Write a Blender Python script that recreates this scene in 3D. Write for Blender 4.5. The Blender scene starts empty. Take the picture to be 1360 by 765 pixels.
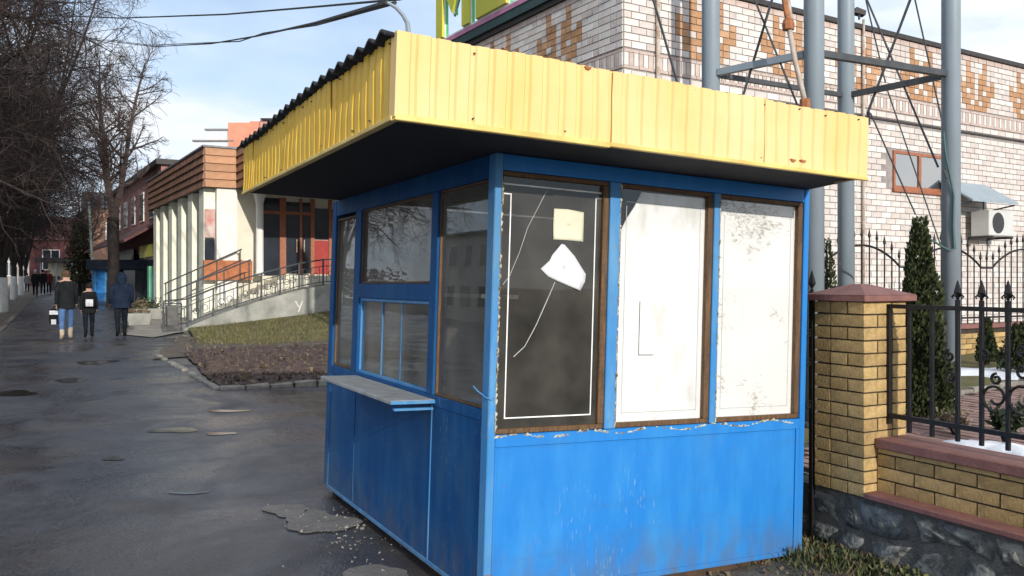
import bpy, bmesh, math, random
from mathutils import Matrix, Vector
R = math.radians
rnd = random.Random(7)
scene = bpy.context.scene
col = scene.collection

# ------------------------------------------------------------ camera
FPX, CX, HY, CAMZ = 1128.0, 680.0, 372.0, 1.63
cam_d = bpy.data.cameras.new('camera')
cam_d.sensor_width = 36.0
cam_d.lens = FPX / 1360.0 * 36.0
cam_d.shift_y = -(382.5 - HY) / 1360.0
cam_d.clip_start = 0.05
cam_d.clip_end = 3000
cam = bpy.data.objects.new('camera', cam_d)
cam.location = (0, 0, CAMZ)
cam.rotation_euler = (R(90), 0, 0)
col.objects.link(cam)
scene.camera = cam

# ------------------------------------------------------------ frames
YAW = R(27.84)
U = Vector((math.cos(YAW), math.sin(YAW), 0))      # across the path, to the right
V = Vector((-math.sin(YAW), math.cos(YAW), 0))     # along the path, away
Z = Vector((0, 0, 1))
U2 = Vector((0.853, 0.522, 0)).normalized()        # facade direction of the brick buildings
V2 = Vector((-U2.y, U2.x, 0))
SUN_A, SUN_EL = R(-4), R(16.5)
SUN_DIR = (-V * math.cos(SUN_A) + U * math.sin(SUN_A)) * math.cos(SUN_EL) + Z * math.sin(SUN_EL)

# ------------------------------------------------------------ world, sun, exposure
world = bpy.data.worlds.new('World')
scene.world = world
world.use_nodes = True
nt = world.node_tree
for n in list(nt.nodes):
    nt.nodes.remove(n)
def wn(t, **k):
    n = nt.nodes.new(t)
    for a, b in k.items():
        setattr(n, a, b)
    return n
wout = wn('ShaderNodeOutputWorld')
sky = wn('ShaderNodeTexSky', sky_type='NISHITA', sun_disc=False)
sky.sun_elevation = SUN_EL
sky.sun_rotation = math.atan2(SUN_DIR.x, SUN_DIR.y)
sky.air_density = 1.0
sky.dust_density = 0.6
sky.ozone_density = 2.0
bg1 = wn('ShaderNodeBackground')
bg1.inputs['Strength'].default_value = 0.15
sky.altitude = 300
nt.links.new(sky.outputs[0], bg1.inputs['Color'])
tc = wn('ShaderNodeTexCoord')
mp = wn('ShaderNodeMapping')
mp.inputs['Scale'].default_value = (1.0, 1.0, 2.6)
mp.inputs['Location'].default_value = (0.35, 0.1, 0.2)
nt.links.new(tc.outputs['Generated'], mp.inputs['Vector'])
ns = wn('ShaderNodeTexNoise')
ns.inputs['Scale'].default_value = 2.6
ns.inputs['Detail'].default_value = 9
ns.inputs['Roughness'].default_value = 0.52
nt.links.new(mp.outputs[0], ns.inputs['Vector'])
cr = wn('ShaderNodeValToRGB')
cr.color_ramp.elements[0].position = 0.34
cr.color_ramp.elements[0].color = (0.46, 0.46, 0.46, 1)
cr.color_ramp.elements[1].position = 0.53
nt.links.new(ns.outputs[0], cr.inputs[0])
cc = wn('ShaderNodeValToRGB')
cc.color_ramp.elements[0].position = 0.44
cc.color_ramp.elements[0].color = (0.66, 0.79, 0.98, 1)
cc.color_ramp.elements[1].position = 0.63
cc.color_ramp.elements[1].color = (1.0, 1.0, 1.0, 1)
nt.links.new(ns.outputs[0], cc.inputs[0])
bg2 = wn('ShaderNodeBackground')
bg2.inputs['Strength'].default_value = 1.15
nt.links.new(cc.outputs[0], bg2.inputs['Color'])
mx = wn('ShaderNodeMixShader')
nt.links.new(cr.outputs[0], mx.inputs[0])
nt.links.new(bg1.outputs[0], mx.inputs[1])
nt.links.new(bg2.outputs[0], mx.inputs[2])
nt.links.new(mx.outputs[0], wout.inputs['Surface'])

sun_d = bpy.data.lights.new('sun', 'SUN')
sun_d.energy = 3.8
sun_d.angle = R(0.5)
sun_d.color = (1.0, 0.95, 0.87)
sun = bpy.data.objects.new('sun', sun_d)
sun.rotation_euler = (-SUN_DIR).to_track_quat('-Z', 'Y').to_euler()
sun.location = (0, -10, 30)
col.objects.link(sun)
scene.view_settings.view_transform = 'Standard'
scene.view_settings.look = 'None'
scene.view_settings.exposure = 0.0
scene.view_settings.gamma = 1.0

# ------------------------------------------------------------ materials
MATS = {}
def rgb(c):
    return (c[0], c[1], c[2], 1.0)
def M(name, c, rough=0.7, var=0.15, scale=6.0, bump=0.15, bscale=None, metal=0.0, spec=0.4,
      c2=None, stretch=(1, 1, 1), orand=0.0, lo=0.35, hi=0.65, detail=6):
    """noise-mottled surface: base colour c drifting towards c2, small relief"""
    if name in MATS:
        return MATS[name]
    m = bpy.data.materials.new(name)
    m.use_nodes = True
    t = m.node_tree
    b = t.nodes['Principled BSDF']
    b.inputs['Roughness'].default_value = rough
    b.inputs['Metallic'].default_value = metal
    b.inputs['Specular IOR Level'].default_value = spec
    co = t.nodes.new('ShaderNodeTexCoord')
    mpn = t.nodes.new('ShaderNodeMapping')
    mpn.inputs['Scale'].default_value = stretch
    t.links.new(co.outputs['Object'], mpn.inputs['Vector'])
    nz = t.nodes.new('ShaderNodeTexNoise')
    nz.inputs['Scale'].default_value = scale
    nz.inputs['Detail'].default_value = detail
    nz.inputs['Roughness'].default_value = 0.6
    t.links.new(mpn.outputs[0], nz.inputs['Vector'])
    rp = t.nodes.new('ShaderNodeValToRGB')
    rp.color_ramp.elements[0].position = lo
    rp.color_ramp.elements[1].position = hi
    d = c2 if c2 else tuple(min(1, x * (1 + var)) for x in c)
    a = c if c2 else tuple(x * (1 - var) for x in c)
    rp.color_ramp.elements[0].color = rgb(a)
    rp.color_ramp.elements[1].color = rgb(d)
    t.links.new(nz.outputs[0], rp.inputs[0])
    last = rp.outputs[0]
    if orand:
        oi = t.nodes.new('ShaderNodeObjectInfo')
        mr = t.nodes.new('ShaderNodeMapRange')
        mr.inputs['To Min'].default_value = 1 - orand
        mr.inputs['To Max'].default_value = 1 + orand * 0.6
        t.links.new(oi.outputs['Random'], mr.inputs['Value'])
        hs = t.nodes.new('ShaderNodeHueSaturation')
        t.links.new(mr.outputs[0], hs.inputs['Value'])
        t.links.new(last, hs.inputs['Color'])
        last = hs.outputs[0]
    t.links.new(last, b.inputs['Base Color'])
    if bump:
        n2 = t.nodes.new('ShaderNodeTexNoise')
        n2.inputs['Scale'].default_value = bscale or scale * 6
        n2.inputs['Detail'].default_value = 4
        t.links.new(co.outputs['Object'], n2.inputs['Vector'])
        bp = t.nodes.new('ShaderNodeBump')
        bp.inputs['Strength'].default_value = bump
        bp.inputs['Distance'].default_value = 0.02
        t.links.new(n2.outputs[0], bp.inputs['Height'])
        t.links.new(bp.outputs[0], b.inputs['Normal'])
    MATS[name] = m
    return m

def nodes_of(m):
    return m.node_tree.nodes, m.node_tree.links, m.node_tree.nodes['Principled BSDF']

def blue_paint(name, base, faded, rust_amt):
    """weathered oil paint: vertical streaks, chalky patches, stains, chips"""
    m = bpy.data.materials.new(name)
    m.use_nodes = True
    N, L, b = nodes_of(m)
    b.inputs['Roughness'].default_value = 0.42
    b.inputs['Specular IOR Level'].default_value = 0.35
    co = N.new('ShaderNodeTexCoord')
    def noise(scale, st, det=5, loc=(0, 0, 0)):
        mp_ = N.new('ShaderNodeMapping'); mp_.inputs['Scale'].default_value = st; mp_.inputs['Location'].default_value = loc
        L.new(co.outputs['Object'], mp_.inputs[0])
        n = N.new('ShaderNodeTexNoise'); n.inputs['Scale'].default_value = scale; n.inputs['Detail'].default_value = det
        L.new(mp_.outputs[0], n.inputs[0])
        return n.outputs[0]
    def ramp(s, p0, p1, c0=(0, 0, 0), c1=(1, 1, 1)):
        r = N.new('ShaderNodeValToRGB'); r.color_ramp.elements[0].position = p0; r.color_ramp.elements[1].position = p1
        r.color_ramp.elements[0].color = rgb(c0); r.color_ramp.elements[1].color = rgb(c1)
        L.new(s, r.inputs[0]); return r.outputs[0]
    def mix(f, a, c):
        x = N.new('ShaderNodeMix'); x.data_type = 'RGBA'
        L.new(f, x.inputs[0])
        if isinstance(a, tuple): x.inputs[6].default_value = rgb(a)
        else: L.new(a, x.inputs[6])
        if isinstance(c, tuple): x.inputs[7].default_value = rgb(c)
        else: L.new(c, x.inputs[7])
        return x.outputs[2]
    c = mix(ramp(noise(2.6, (3.2, 3.2, 0.8)), 0.42, 0.74, (0, 0, 0), (0.55,) * 3), base, faded)
    c = mix(ramp(noise(1.7, (1, 1, 0.6), loc=(3.1, 1.7, 0.4)), 0.55, 0.74, (0, 0, 0), (0.32,) * 3), c, (0.10, 0.20, 0.24))
    c = mix(ramp(noise(14, (3, 3, 0.7), 3), 0.55, 0.75, (0, 0, 0), (0.22,) * 3), c, faded)
    c = mix(ramp(noise(46, (1, 1, 1), 4), 0.70, 0.73, (0, 0, 0), (rust_amt,) * 3), c, (0.16, 0.10, 0.06))
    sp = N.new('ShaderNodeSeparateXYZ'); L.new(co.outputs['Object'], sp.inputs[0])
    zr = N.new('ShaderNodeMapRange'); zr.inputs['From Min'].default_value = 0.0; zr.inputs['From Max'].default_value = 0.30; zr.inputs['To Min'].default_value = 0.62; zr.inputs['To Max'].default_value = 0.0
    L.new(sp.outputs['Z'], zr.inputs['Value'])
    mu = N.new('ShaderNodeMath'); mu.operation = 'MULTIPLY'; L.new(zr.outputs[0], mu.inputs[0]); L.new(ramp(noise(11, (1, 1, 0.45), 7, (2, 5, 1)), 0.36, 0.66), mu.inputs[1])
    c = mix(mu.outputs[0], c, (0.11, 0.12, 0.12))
    c = mix(ramp(noise(5.5, (0.35, 0.35, 2.6), 8, (7, 1, 3)), 0.58, 0.72, (0, 0, 0), (0.14,) * 3), c, (0.05, 0.13, 0.26))
    mu2 = N.new('ShaderNodeMath'); mu2.operation = 'MULTIPLY'
    L.new(ramp(noise(90, (1, 1, 0.2), 3, (1, 8, 3)), 0.62, 0.70, (0, 0, 0), (0.5,) * 3), mu2.inputs[0]); L.new(ramp(noise(2.2, (1, 1, 0.5), 4, (4, 2, 9)), 0.52, 0.66), mu2.inputs[1])
    c = mix(mu2.outputs[0], c, (0.24, 0.36, 0.46))
    L.new(c, b.inputs['Base Color'])
    bp = N.new('ShaderNodeBump'); bp.inputs['Strength'].default_value = 0.12; bp.inputs['Distance'].default_value = 0.01
    L.new(noise(9, (1, 1, 0.5), 5), bp.inputs['Height']); L.new(bp.outputs[0], b.inputs['Normal'])
    MATS[name] = m
    return m
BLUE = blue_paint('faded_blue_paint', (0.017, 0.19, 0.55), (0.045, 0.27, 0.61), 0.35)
BLUE_SHADED = blue_paint('shaded_blue_paint', (0.003, 0.062, 0.205), (0.014, 0.115, 0.29), 0.25)  # less faded blue, darkened further to paint in the left face's shade
BLUE_SHADED.node_tree.nodes['Principled BSDF'].inputs['Specular IOR Level'].default_value = 0.15
BLUE_SHADED.node_tree.nodes['Principled BSDF'].inputs['Roughness'].default_value = 0.5
BLUE_LIGHT = blue_paint('pale_blue_paint', (0.045, 0.22, 0.50), (0.19, 0.37, 0.52), 0.9)

def chipped(name, base, under):
    return M(name, base, 0.6, scale=30, c2=under, lo=0.50, hi=0.60, bump=0.4)
CHIPS = chipped('peeling_filler', (0.50, 0.52, 0.44), (0.20, 0.14, 0.07))
WOOD_DARK = M('weathered_brown_wood', (0.075, 0.040, 0.018), 0.6, scale=12, c2=(0.16, 0.085, 0.035), stretch=(6, 6, 0.7), bump=0.3)
WOOD_SKID = M('rotten_skid_wood', (0.10, 0.055, 0.03), 0.9, scale=10, c2=(0.045, 0.03, 0.022), bump=0.5)
YELLOW = M('faded_yellow_sheet', (0.80, 0.515, 0.175), 0.45, scale=1.6, c2=(0.83, 0.605, 0.315), stretch=(1, 1, 0.3), bump=0.04, lo=0.35, hi=0.65)
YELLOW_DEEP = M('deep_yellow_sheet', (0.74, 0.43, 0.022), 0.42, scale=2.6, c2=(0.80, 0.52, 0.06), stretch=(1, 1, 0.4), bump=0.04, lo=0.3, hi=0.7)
YELLOW_LIP = M('yellow_bent_lip', (0.82, 0.62, 0.20), 0.45, scale=5, c2=(0.62, 0.42, 0.12), bump=0.05)
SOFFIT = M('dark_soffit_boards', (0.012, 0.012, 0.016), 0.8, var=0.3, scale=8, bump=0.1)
ROOF_DARK = M('black_wave_sheet', (0.02, 0.02, 0.022), 0.7, var=0.4, scale=8, bump=0.2)
WHITE_BOARD = M('white_painted_board', (0.62, 0.60, 0.54), 0.55, scale=3.2, c2=(0.83, 0.83, 0.81), bump=0.12, lo=0.30, hi=0.46, stretch=(1.6, 1, 0.7), detail=9)
def scratched_board():
    m = WHITE_BOARD.copy(); m.name = 'scratched_white_board'
    N, L, b = nodes_of(m)
    co = N.new('ShaderNodeTexCoord')
    mp_ = N.new('ShaderNodeMapping'); mp_.inputs['Scale'].default_value = (1, 1, 2.2); L.new(co.outputs['Object'], mp_.inputs[0])
    n = N.new('ShaderNodeTexNoise'); n.inputs['Scale'].default_value = 15; n.inputs['Detail'].default_value = 10; n.inputs['Roughness'].default_value = 0.72; n.inputs['Distortion'].default_value = 1.6
    L.new(mp_.outputs[0], n.inputs[0])
    r = N.new('ShaderNodeValToRGB')
    e = r.color_ramp.elements
    e[0].position = 0.33; e[0].color = (0.40, 0.37, 0.30, 1)
    e[1].position = 0.45; e[1].color = (0.82, 0.81, 0.78, 1)
    n2 = N.new('ShaderNodeTexNoise'); n2.inputs['Scale'].default_value = 2.2; n2.inputs['Detail'].default_value = 5; L.new(co.outputs['Object'], n2.inputs[0])
    am = N.new('ShaderNodeMath'); am.operation = 'MULTIPLY_ADD'; am.inputs[1].default_value = 0.9; am.inputs[2].default_value = -0.42; L.new(n2.outputs[0], am.inputs[0])
    a2 = N.new('ShaderNodeMath'); a2.operation = 'ADD'; L.new(n.outputs[0], a2.inputs[0]); L.new(am.outputs[0], a2.inputs[1])
    L.new(a2.outputs[0], r.inputs[0]); L.new(r.outputs[0], b.inputs['Base Color'])
    MATS[m.name] = m
    return m
SCRATCHED = scratched_board()
GREY_LINE = M('grey_line', (0.50, 0.50, 0.48), 0.7, bump=0)
WHITE_LINE = M('white_line', (0.80, 0.80, 0.78), 0.7, bump=0)
PAPER = M('white_paper', (0.66, 0.67, 0.70), 0.8, var=0.04, scale=4, bump=0.1)
PAPER_Y = M('yellowed_paper', (0.72, 0.69, 0.52), 0.8, var=0.06, scale=6, bump=0.1)
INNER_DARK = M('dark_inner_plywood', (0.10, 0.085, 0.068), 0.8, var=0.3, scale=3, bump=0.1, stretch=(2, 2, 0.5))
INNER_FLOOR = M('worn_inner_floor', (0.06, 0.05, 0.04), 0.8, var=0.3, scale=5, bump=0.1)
BOARD_BEIGE = M('beige_inner_board', (0.66, 0.52, 0.41), 0.7, var=0.15, scale=4, bump=0.1)
BOARD_GREY = M('grey_inner_board', (0.60, 0.56, 0.49), 0.7, var=0.12, scale=4, bump=0.1)
SHELF_TOP = M('worn_grey_shelf', (0.36, 0.38, 0.39), 0.6, scale=9, c2=(0.25, 0.25, 0.25), bump=0.2)

def glass(name, tint=(0.80, 0.84, 0.83), dirt=0.10, ior=1.5):
    m = bpy.data.materials.new(name); m.use_nodes = True
    t = m.node_tree; N, L = t.nodes, t.links
    for n in list(N): N.remove(n)
    o = N.new('ShaderNodeOutputMaterial')
    tr = N.new('ShaderNodeBsdfTransparent'); tr.inputs[0].default_value = rgb(tint)
    gl = N.new('ShaderNodeBsdfGlossy'); gl.inputs['Roughness'].default_value = 0.015
    fr = N.new('ShaderNodeFresnel')
    ge = N.new('ShaderNodeNewGeometry'); ri = N.new('ShaderNodeMapRange')      # thin pane: same reflectance seen from either side
    ri.inputs['To Min'].default_value = ior; ri.inputs['To Max'].default_value = 1.0 / ior
    L.new(ge.outputs['Backfacing'], ri.inputs['Value']); L.new(ri.outputs[0], fr.inputs[0])
    m1 = N.new('ShaderNodeMixShader'); L.new(fr.outputs[0], m1.inputs[0]); L.new(tr.outputs[0], m1.inputs[1]); L.new(gl.outputs[0], m1.inputs[2])
    df = N.new('ShaderNodeBsdfDiffuse'); df.inputs[0].default_value = (0.30, 0.28, 0.25, 1)
    co = N.new('ShaderNodeTexCoord'); nz = N.new('ShaderNodeTexNoise'); nz.inputs['Scale'].default_value = 3.5; nz.inputs['Detail'].default_value = 7
    L.new(co.outputs['Object'], nz.inputs[0])
    mr = N.new('ShaderNodeMapRange'); mr.inputs['From Min'].default_value = 0.3; mr.inputs['From Max'].default_value = 0.75
    mr.inputs['To Min'].default_value = dirt * 0.4; mr.inputs['To Max'].default_value = dirt * 1.6
    L.new(nz.outputs[0], mr.inputs['Value'])
    m2 = N.new('ShaderNodeMixShader'); L.new(mr.outputs[0], m2.inputs[0]); L.new(m1.outputs[0], m2.inputs[1]); L.new(df.outputs[0], m2.inputs[2])
    bp = N.new('ShaderNodeBump'); bp.inputs['Strength'].default_value = 0.02; bp.inputs['Distance'].default_value = 0.05
    n3 = N.new('ShaderNodeTexNoise'); n3.inputs['Scale'].default_value = 2.0; L.new(co.outputs['Object'], n3.inputs[0])
    L.new(n3.outputs[0], bp.inputs['Height']); L.new(bp.outputs[0], gl.inputs['Normal'])
    L.new(m2.outputs[0], o.inputs[0])
    MATS[name] = m
    return m
GLASS = glass('dusty_glass', (0.86, 0.88, 0.87), 0.24)
GLASS_DIRTY = glass('grimy_glass', (0.62, 0.62, 0.60), 0.13)
GLASS_CLEAN = glass('clean_glass', (0.985, 0.985, 0.985), 0.015)
GLASS_FAR = M('dark_window_glass', (0.03, 0.035, 0.045), 0.08, var=0.2, scale=2, bump=0.0, spec=0.8)

BRICK_W = [M('white_brick', (0.665, 0.605, 0.56), 0.85, var=0.08, scale=9, bump=0.3, orand=0.10),
           M('white_brick_pinkish', (0.62, 0.545, 0.50), 0.85, var=0.08, scale=9, bump=0.3, orand=0.10),
           M('white_brick_pale', (0.71, 0.665, 0.62), 0.85, var=0.08, scale=9, bump=0.3, orand=0.10)]
BRICK_B = [M('brown_brick', (0.46, 0.25, 0.13), 0.85, var=0.12, scale=9, bump=0.3, orand=0.12),
           M('tan_brick', (0.54, 0.315, 0.18), 0.85, var=0.12, scale=9, bump=0.3, orand=0.12)]
BRICK_P = M('pink_brick', (0.57, 0.45, 0.395), 0.85, var=0.1, scale=9, bump=0.3, orand=0.1)
MORTAR = M('grey_mortar', (0.30, 0.27, 0.255), 0.95, var=0.2, scale=12, bump=0.3)
BRICK_Y = [M('yellow_brick_a', (0.455, 0.31, 0.13), 0.82, var=0.2, scale=16, bump=0.45, orand=0.12),
           M('yellow_brick_b', (0.385, 0.255, 0.105), 0.82, var=0.22, scale=16, bump=0.45, orand=0.12)]
MORTAR_D = M('dark_mortar', (0.05, 0.038, 0.028), 0.95, var=0.25, scale=15, bump=0.3)
COPING = M('reddish_coping', (0.215, 0.095, 0.08), 0.6, var=0.16, scale=9, bump=0.2)
STONE = [M('grey_rubble_a', (0.075, 0.075, 0.07), 0.75, scale=11, c2=(0.31, 0.30, 0.27), lo=0.4, hi=0.66, bump=0.9, bscale=26, orand=0.15),
         M('grey_rubble_b', (0.06, 0.065, 0.065), 0.75, scale=8, c2=(0.25, 0.255, 0.24), lo=0.42, hi=0.68, bump=0.9, bscale=30, orand=0.15)]
IRON = M('black_iron', (0.008, 0.008, 0.009), 0.5, var=0.3, scale=20, bump=0.1)
STEEL = M('grey_blue_steel', (0.245, 0.295, 0.335), 0.5, var=0.08, scale=4, bump=0.05, stretch=(1, 1, 0.3))
STEEL_DK = M('dark_steel', (0.06, 0.065, 0.07), 0.55, var=0.2, scale=8, bump=0.1)
CABLE = M('dark_cable', (0.03, 0.035, 0.035), 0.6, bump=0)
HOSE = M('green_hose', (0.05, 0.12, 0.11), 0.5, bump=0)
RUST = M('orange_rust', (0.34, 0.13, 0.05), 0.7, var=0.3, scale=14, bump=0.3)
PIPE_W = M('dirty_white_pipe', (0.55, 0.50, 0.44), 0.5, scale=8, c2=(0.36, 0.24, 0.16), bump=0.1)
TRIM_DARK = M('dark_roof_trim', (0.045, 0.038, 0.036), 0.6, var=0.2, bump=0.1)
FRAME_BR = M('red_brown_frame', (0.33, 0.12, 0.06), 0.5, var=0.15, scale=8, bump=0.1)
AWN = M('blue_grey_awning', (0.30, 0.36, 0.40), 0.5, var=0.08, bump=0.05)
ACW = M('white_enamel', (0.58, 0.58, 0.56), 0.4, var=0.05, bump=0.02)
GRILLE = M('dark_grille', (0.04, 0.04, 0.04), 0.6, bump=0)
BARK = M('dark_bark', (0.030, 0.024, 0.021), 0.9, var=0.35, scale=5, bump=0.6, stretch=(3, 3, 0.6))
TWIG = M('dark_twigs', (0.085, 0.062, 0.055), 0.9, var=0.3, scale=1.2, bump=0)
TWIG_D = M('brown_black_twigs', (0.028, 0.021, 0.019), 0.9, c2=(0.052, 0.034, 0.029), scale=0.7, bump=0)
LIME = M('whitewash', (0.62, 0.61, 0.57), 0.9, var=0.12, scale=8, bump=0.3)
def leaf_mat(name, a, b):
    m = M(name, a, 0.6, c2=b, scale=2.4, bump=0, lo=0.3, hi=0.7)
    return m
THUJA = leaf_mat('thuja_leaf', (0.012, 0.022, 0.008), (0.040, 0.052, 0.018))
THUJA_L = leaf_mat('thuja_tip_leaf', (0.030, 0.045, 0.014), (0.075, 0.085, 0.028))
OLIVE = leaf_mat('olive_leaf', (0.03, 0.035, 0.012), (0.07, 0.07, 0.03))
GRASS = leaf_mat('dull_grass_blade', (0.10, 0.11, 0.035), (0.17, 0.155, 0.055))
WEED = leaf_mat('weed_leaf', (0.040, 0.060, 0.020), (0.095, 0.11, 0.045))
DEAD = leaf_mat('dead_leaf', (0.10, 0.07, 0.035), (0.19, 0.14, 0.08))
SOIL = M('dug_soil', (0.034, 0.024, 0.022), 0.95, scale=9, c2=(0.10, 0.068, 0.06), bump=1.0, bscale=22)
DIRT = M('trodden_dirt', (0.085, 0.068, 0.052), 0.95, scale=5, c2=(0.14, 0.115, 0.09), bump=0.7, bscale=30)
LAWN = M('winter_lawn', (0.10, 0.10, 0.034), 0.95, scale=2.2, c2=(0.16, 0.135, 0.06), bump=0.8, bscale=40)
KERB = M('old_kerb_stone', (0.24, 0.22, 0.19), 0.85, var=0.3, scale=7, bump=0.5)
CONC = M('stained_concrete', (0.40, 0.39, 0.345), 0.85, scale=1.8, c2=(0.22, 0.225, 0.20), bump=0.4, bscale=18)
PATCH = M('pale_ground_patch', (0.155, 0.145, 0.135), 0.7, var=0.16, scale=6, bump=0.4)
SNOW = M('old_snow', (0.84, 0.86, 0.90), 0.6, var=0.05, scale=7, bump=0.4, bscale=12)
PAVER = M('pink_paver', (0.33, 0.205, 0.175), 0.8, var=0.2, scale=3, bump=0.2, orand=0.15)

def asphalt_mat():
    m = bpy.data.materials.new('wet_asphalt'); m.use_nodes = True
    N, L, b = nodes_of(m)
    co = N.new('ShaderNodeTexCoord')
    def noise(scale, st=(1, 1, 1), det=6, rough=0.55, dist=0.0):
        mp_ = N.new('ShaderNodeMapping'); mp_.inputs['Scale'].default_value = st; L.new(co.outputs['Object'], mp_.inputs[0])
        mp_.inputs['Rotation'].default_value = (0, 0, R(62))
        n = N.new('ShaderNodeTexNoise'); n.inputs['Scale'].default_value = scale; n.inputs['Detail'].default_value = det; n.inputs['Roughness'].default_value = rough; n.inputs['Distortion'].default_value = dist
        L.new(mp_.outputs[0], n.inputs[0]); return n.outputs[0]
    def ramp(s, p0, p1, c0, c1):
        r = N.new('ShaderNodeValToRGB'); r.color_ramp.elements[0].position = p0; r.color_ramp.elements[1].position = p1
        r.color_ramp.elements[0].color = rgb(c0); r.color_ramp.elements[1].color = rgb(c1); L.new(s, r.inputs[0]); return r.outputs[0]
    def mixc(f, a, c):
        x = N.new('ShaderNodeMix'); x.data_type = 'RGBA'; L.new(f, x.inputs[0]); L.new(a, x.inputs[6])
        if isinstance(c, tuple): x.inputs[7].default_value = rgb(c)
        else: L.new(c, x.inputs[7])
        return x.outputs[2]
    big = noise(0.42, (1, 1, 1), 5, 0.6, 0.4)
    mid = noise(1.5, (1, 1, 1), 7, 0.62)
    fine = noise(55, (1, 1, 1), 3)
    c = ramp(mid, 0.32, 0.68, (0.021, 0.021, 0.027), (0.050, 0.050, 0.058))
    c = mixc(ramp(big, 0.47, 0.62, (0, 0, 0), (0.75,) * 3), c, (0.068, 0.058, 0.052))
    c = mixc(ramp(fine, 0.58, 0.72, (0, 0, 0), (0.6,) * 3), c, (0.13, 0.125, 0.12))
    c = mixc(ramp(noise(2.6, (0.35, 1.6, 1), 8, 0.65, 0.8), 0.54, 0.68, (0, 0, 0), (0.42,) * 3), c, (0.085, 0.079, 0.073))
    c = mixc(ramp(noise(6.5, (1, 1, 1), 8, 0.7, 0.3), 0.60, 0.70, (0, 0, 0), (0.5,) * 3), c, (0.016, 0.015, 0.016))
    L.new(c, b.inputs['Base Color'])
    wet = noise(0.9, (1, 1, 1), 6, 0.6, 0.6)
    L.new(ramp(wet, 0.38, 0.66, (0.16,) * 3, (0.62,) * 3), b.inputs['Roughness'])
    b.inputs['Specular IOR Level'].default_value = 0.55
    bp = N.new('ShaderNodeBump'); bp.inputs['Strength'].default_value = 0.8; bp.inputs['Distance'].default_value = 0.016
    ad = N.new('ShaderNodeMath'); ad.operation = 'MULTIPLY_ADD'; ad.inputs[1].default_value = 0.35
    L.new(fine, ad.inputs[0]); L.new(noise(4.0, (1, 1, 1), 6), ad.inputs[2])
    L.new(ad.outputs[0], bp.inputs['Height']); L.new(bp.outputs[0], b.inputs['Normal'])
    return m
ASPHALT = asphalt_mat()
PUDDLE = M('puddle_water', (0.024, 0.021, 0.020), 0.16, var=0.2, scale=3, bump=0.02, bscale=8, spec=0.55)

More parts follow.
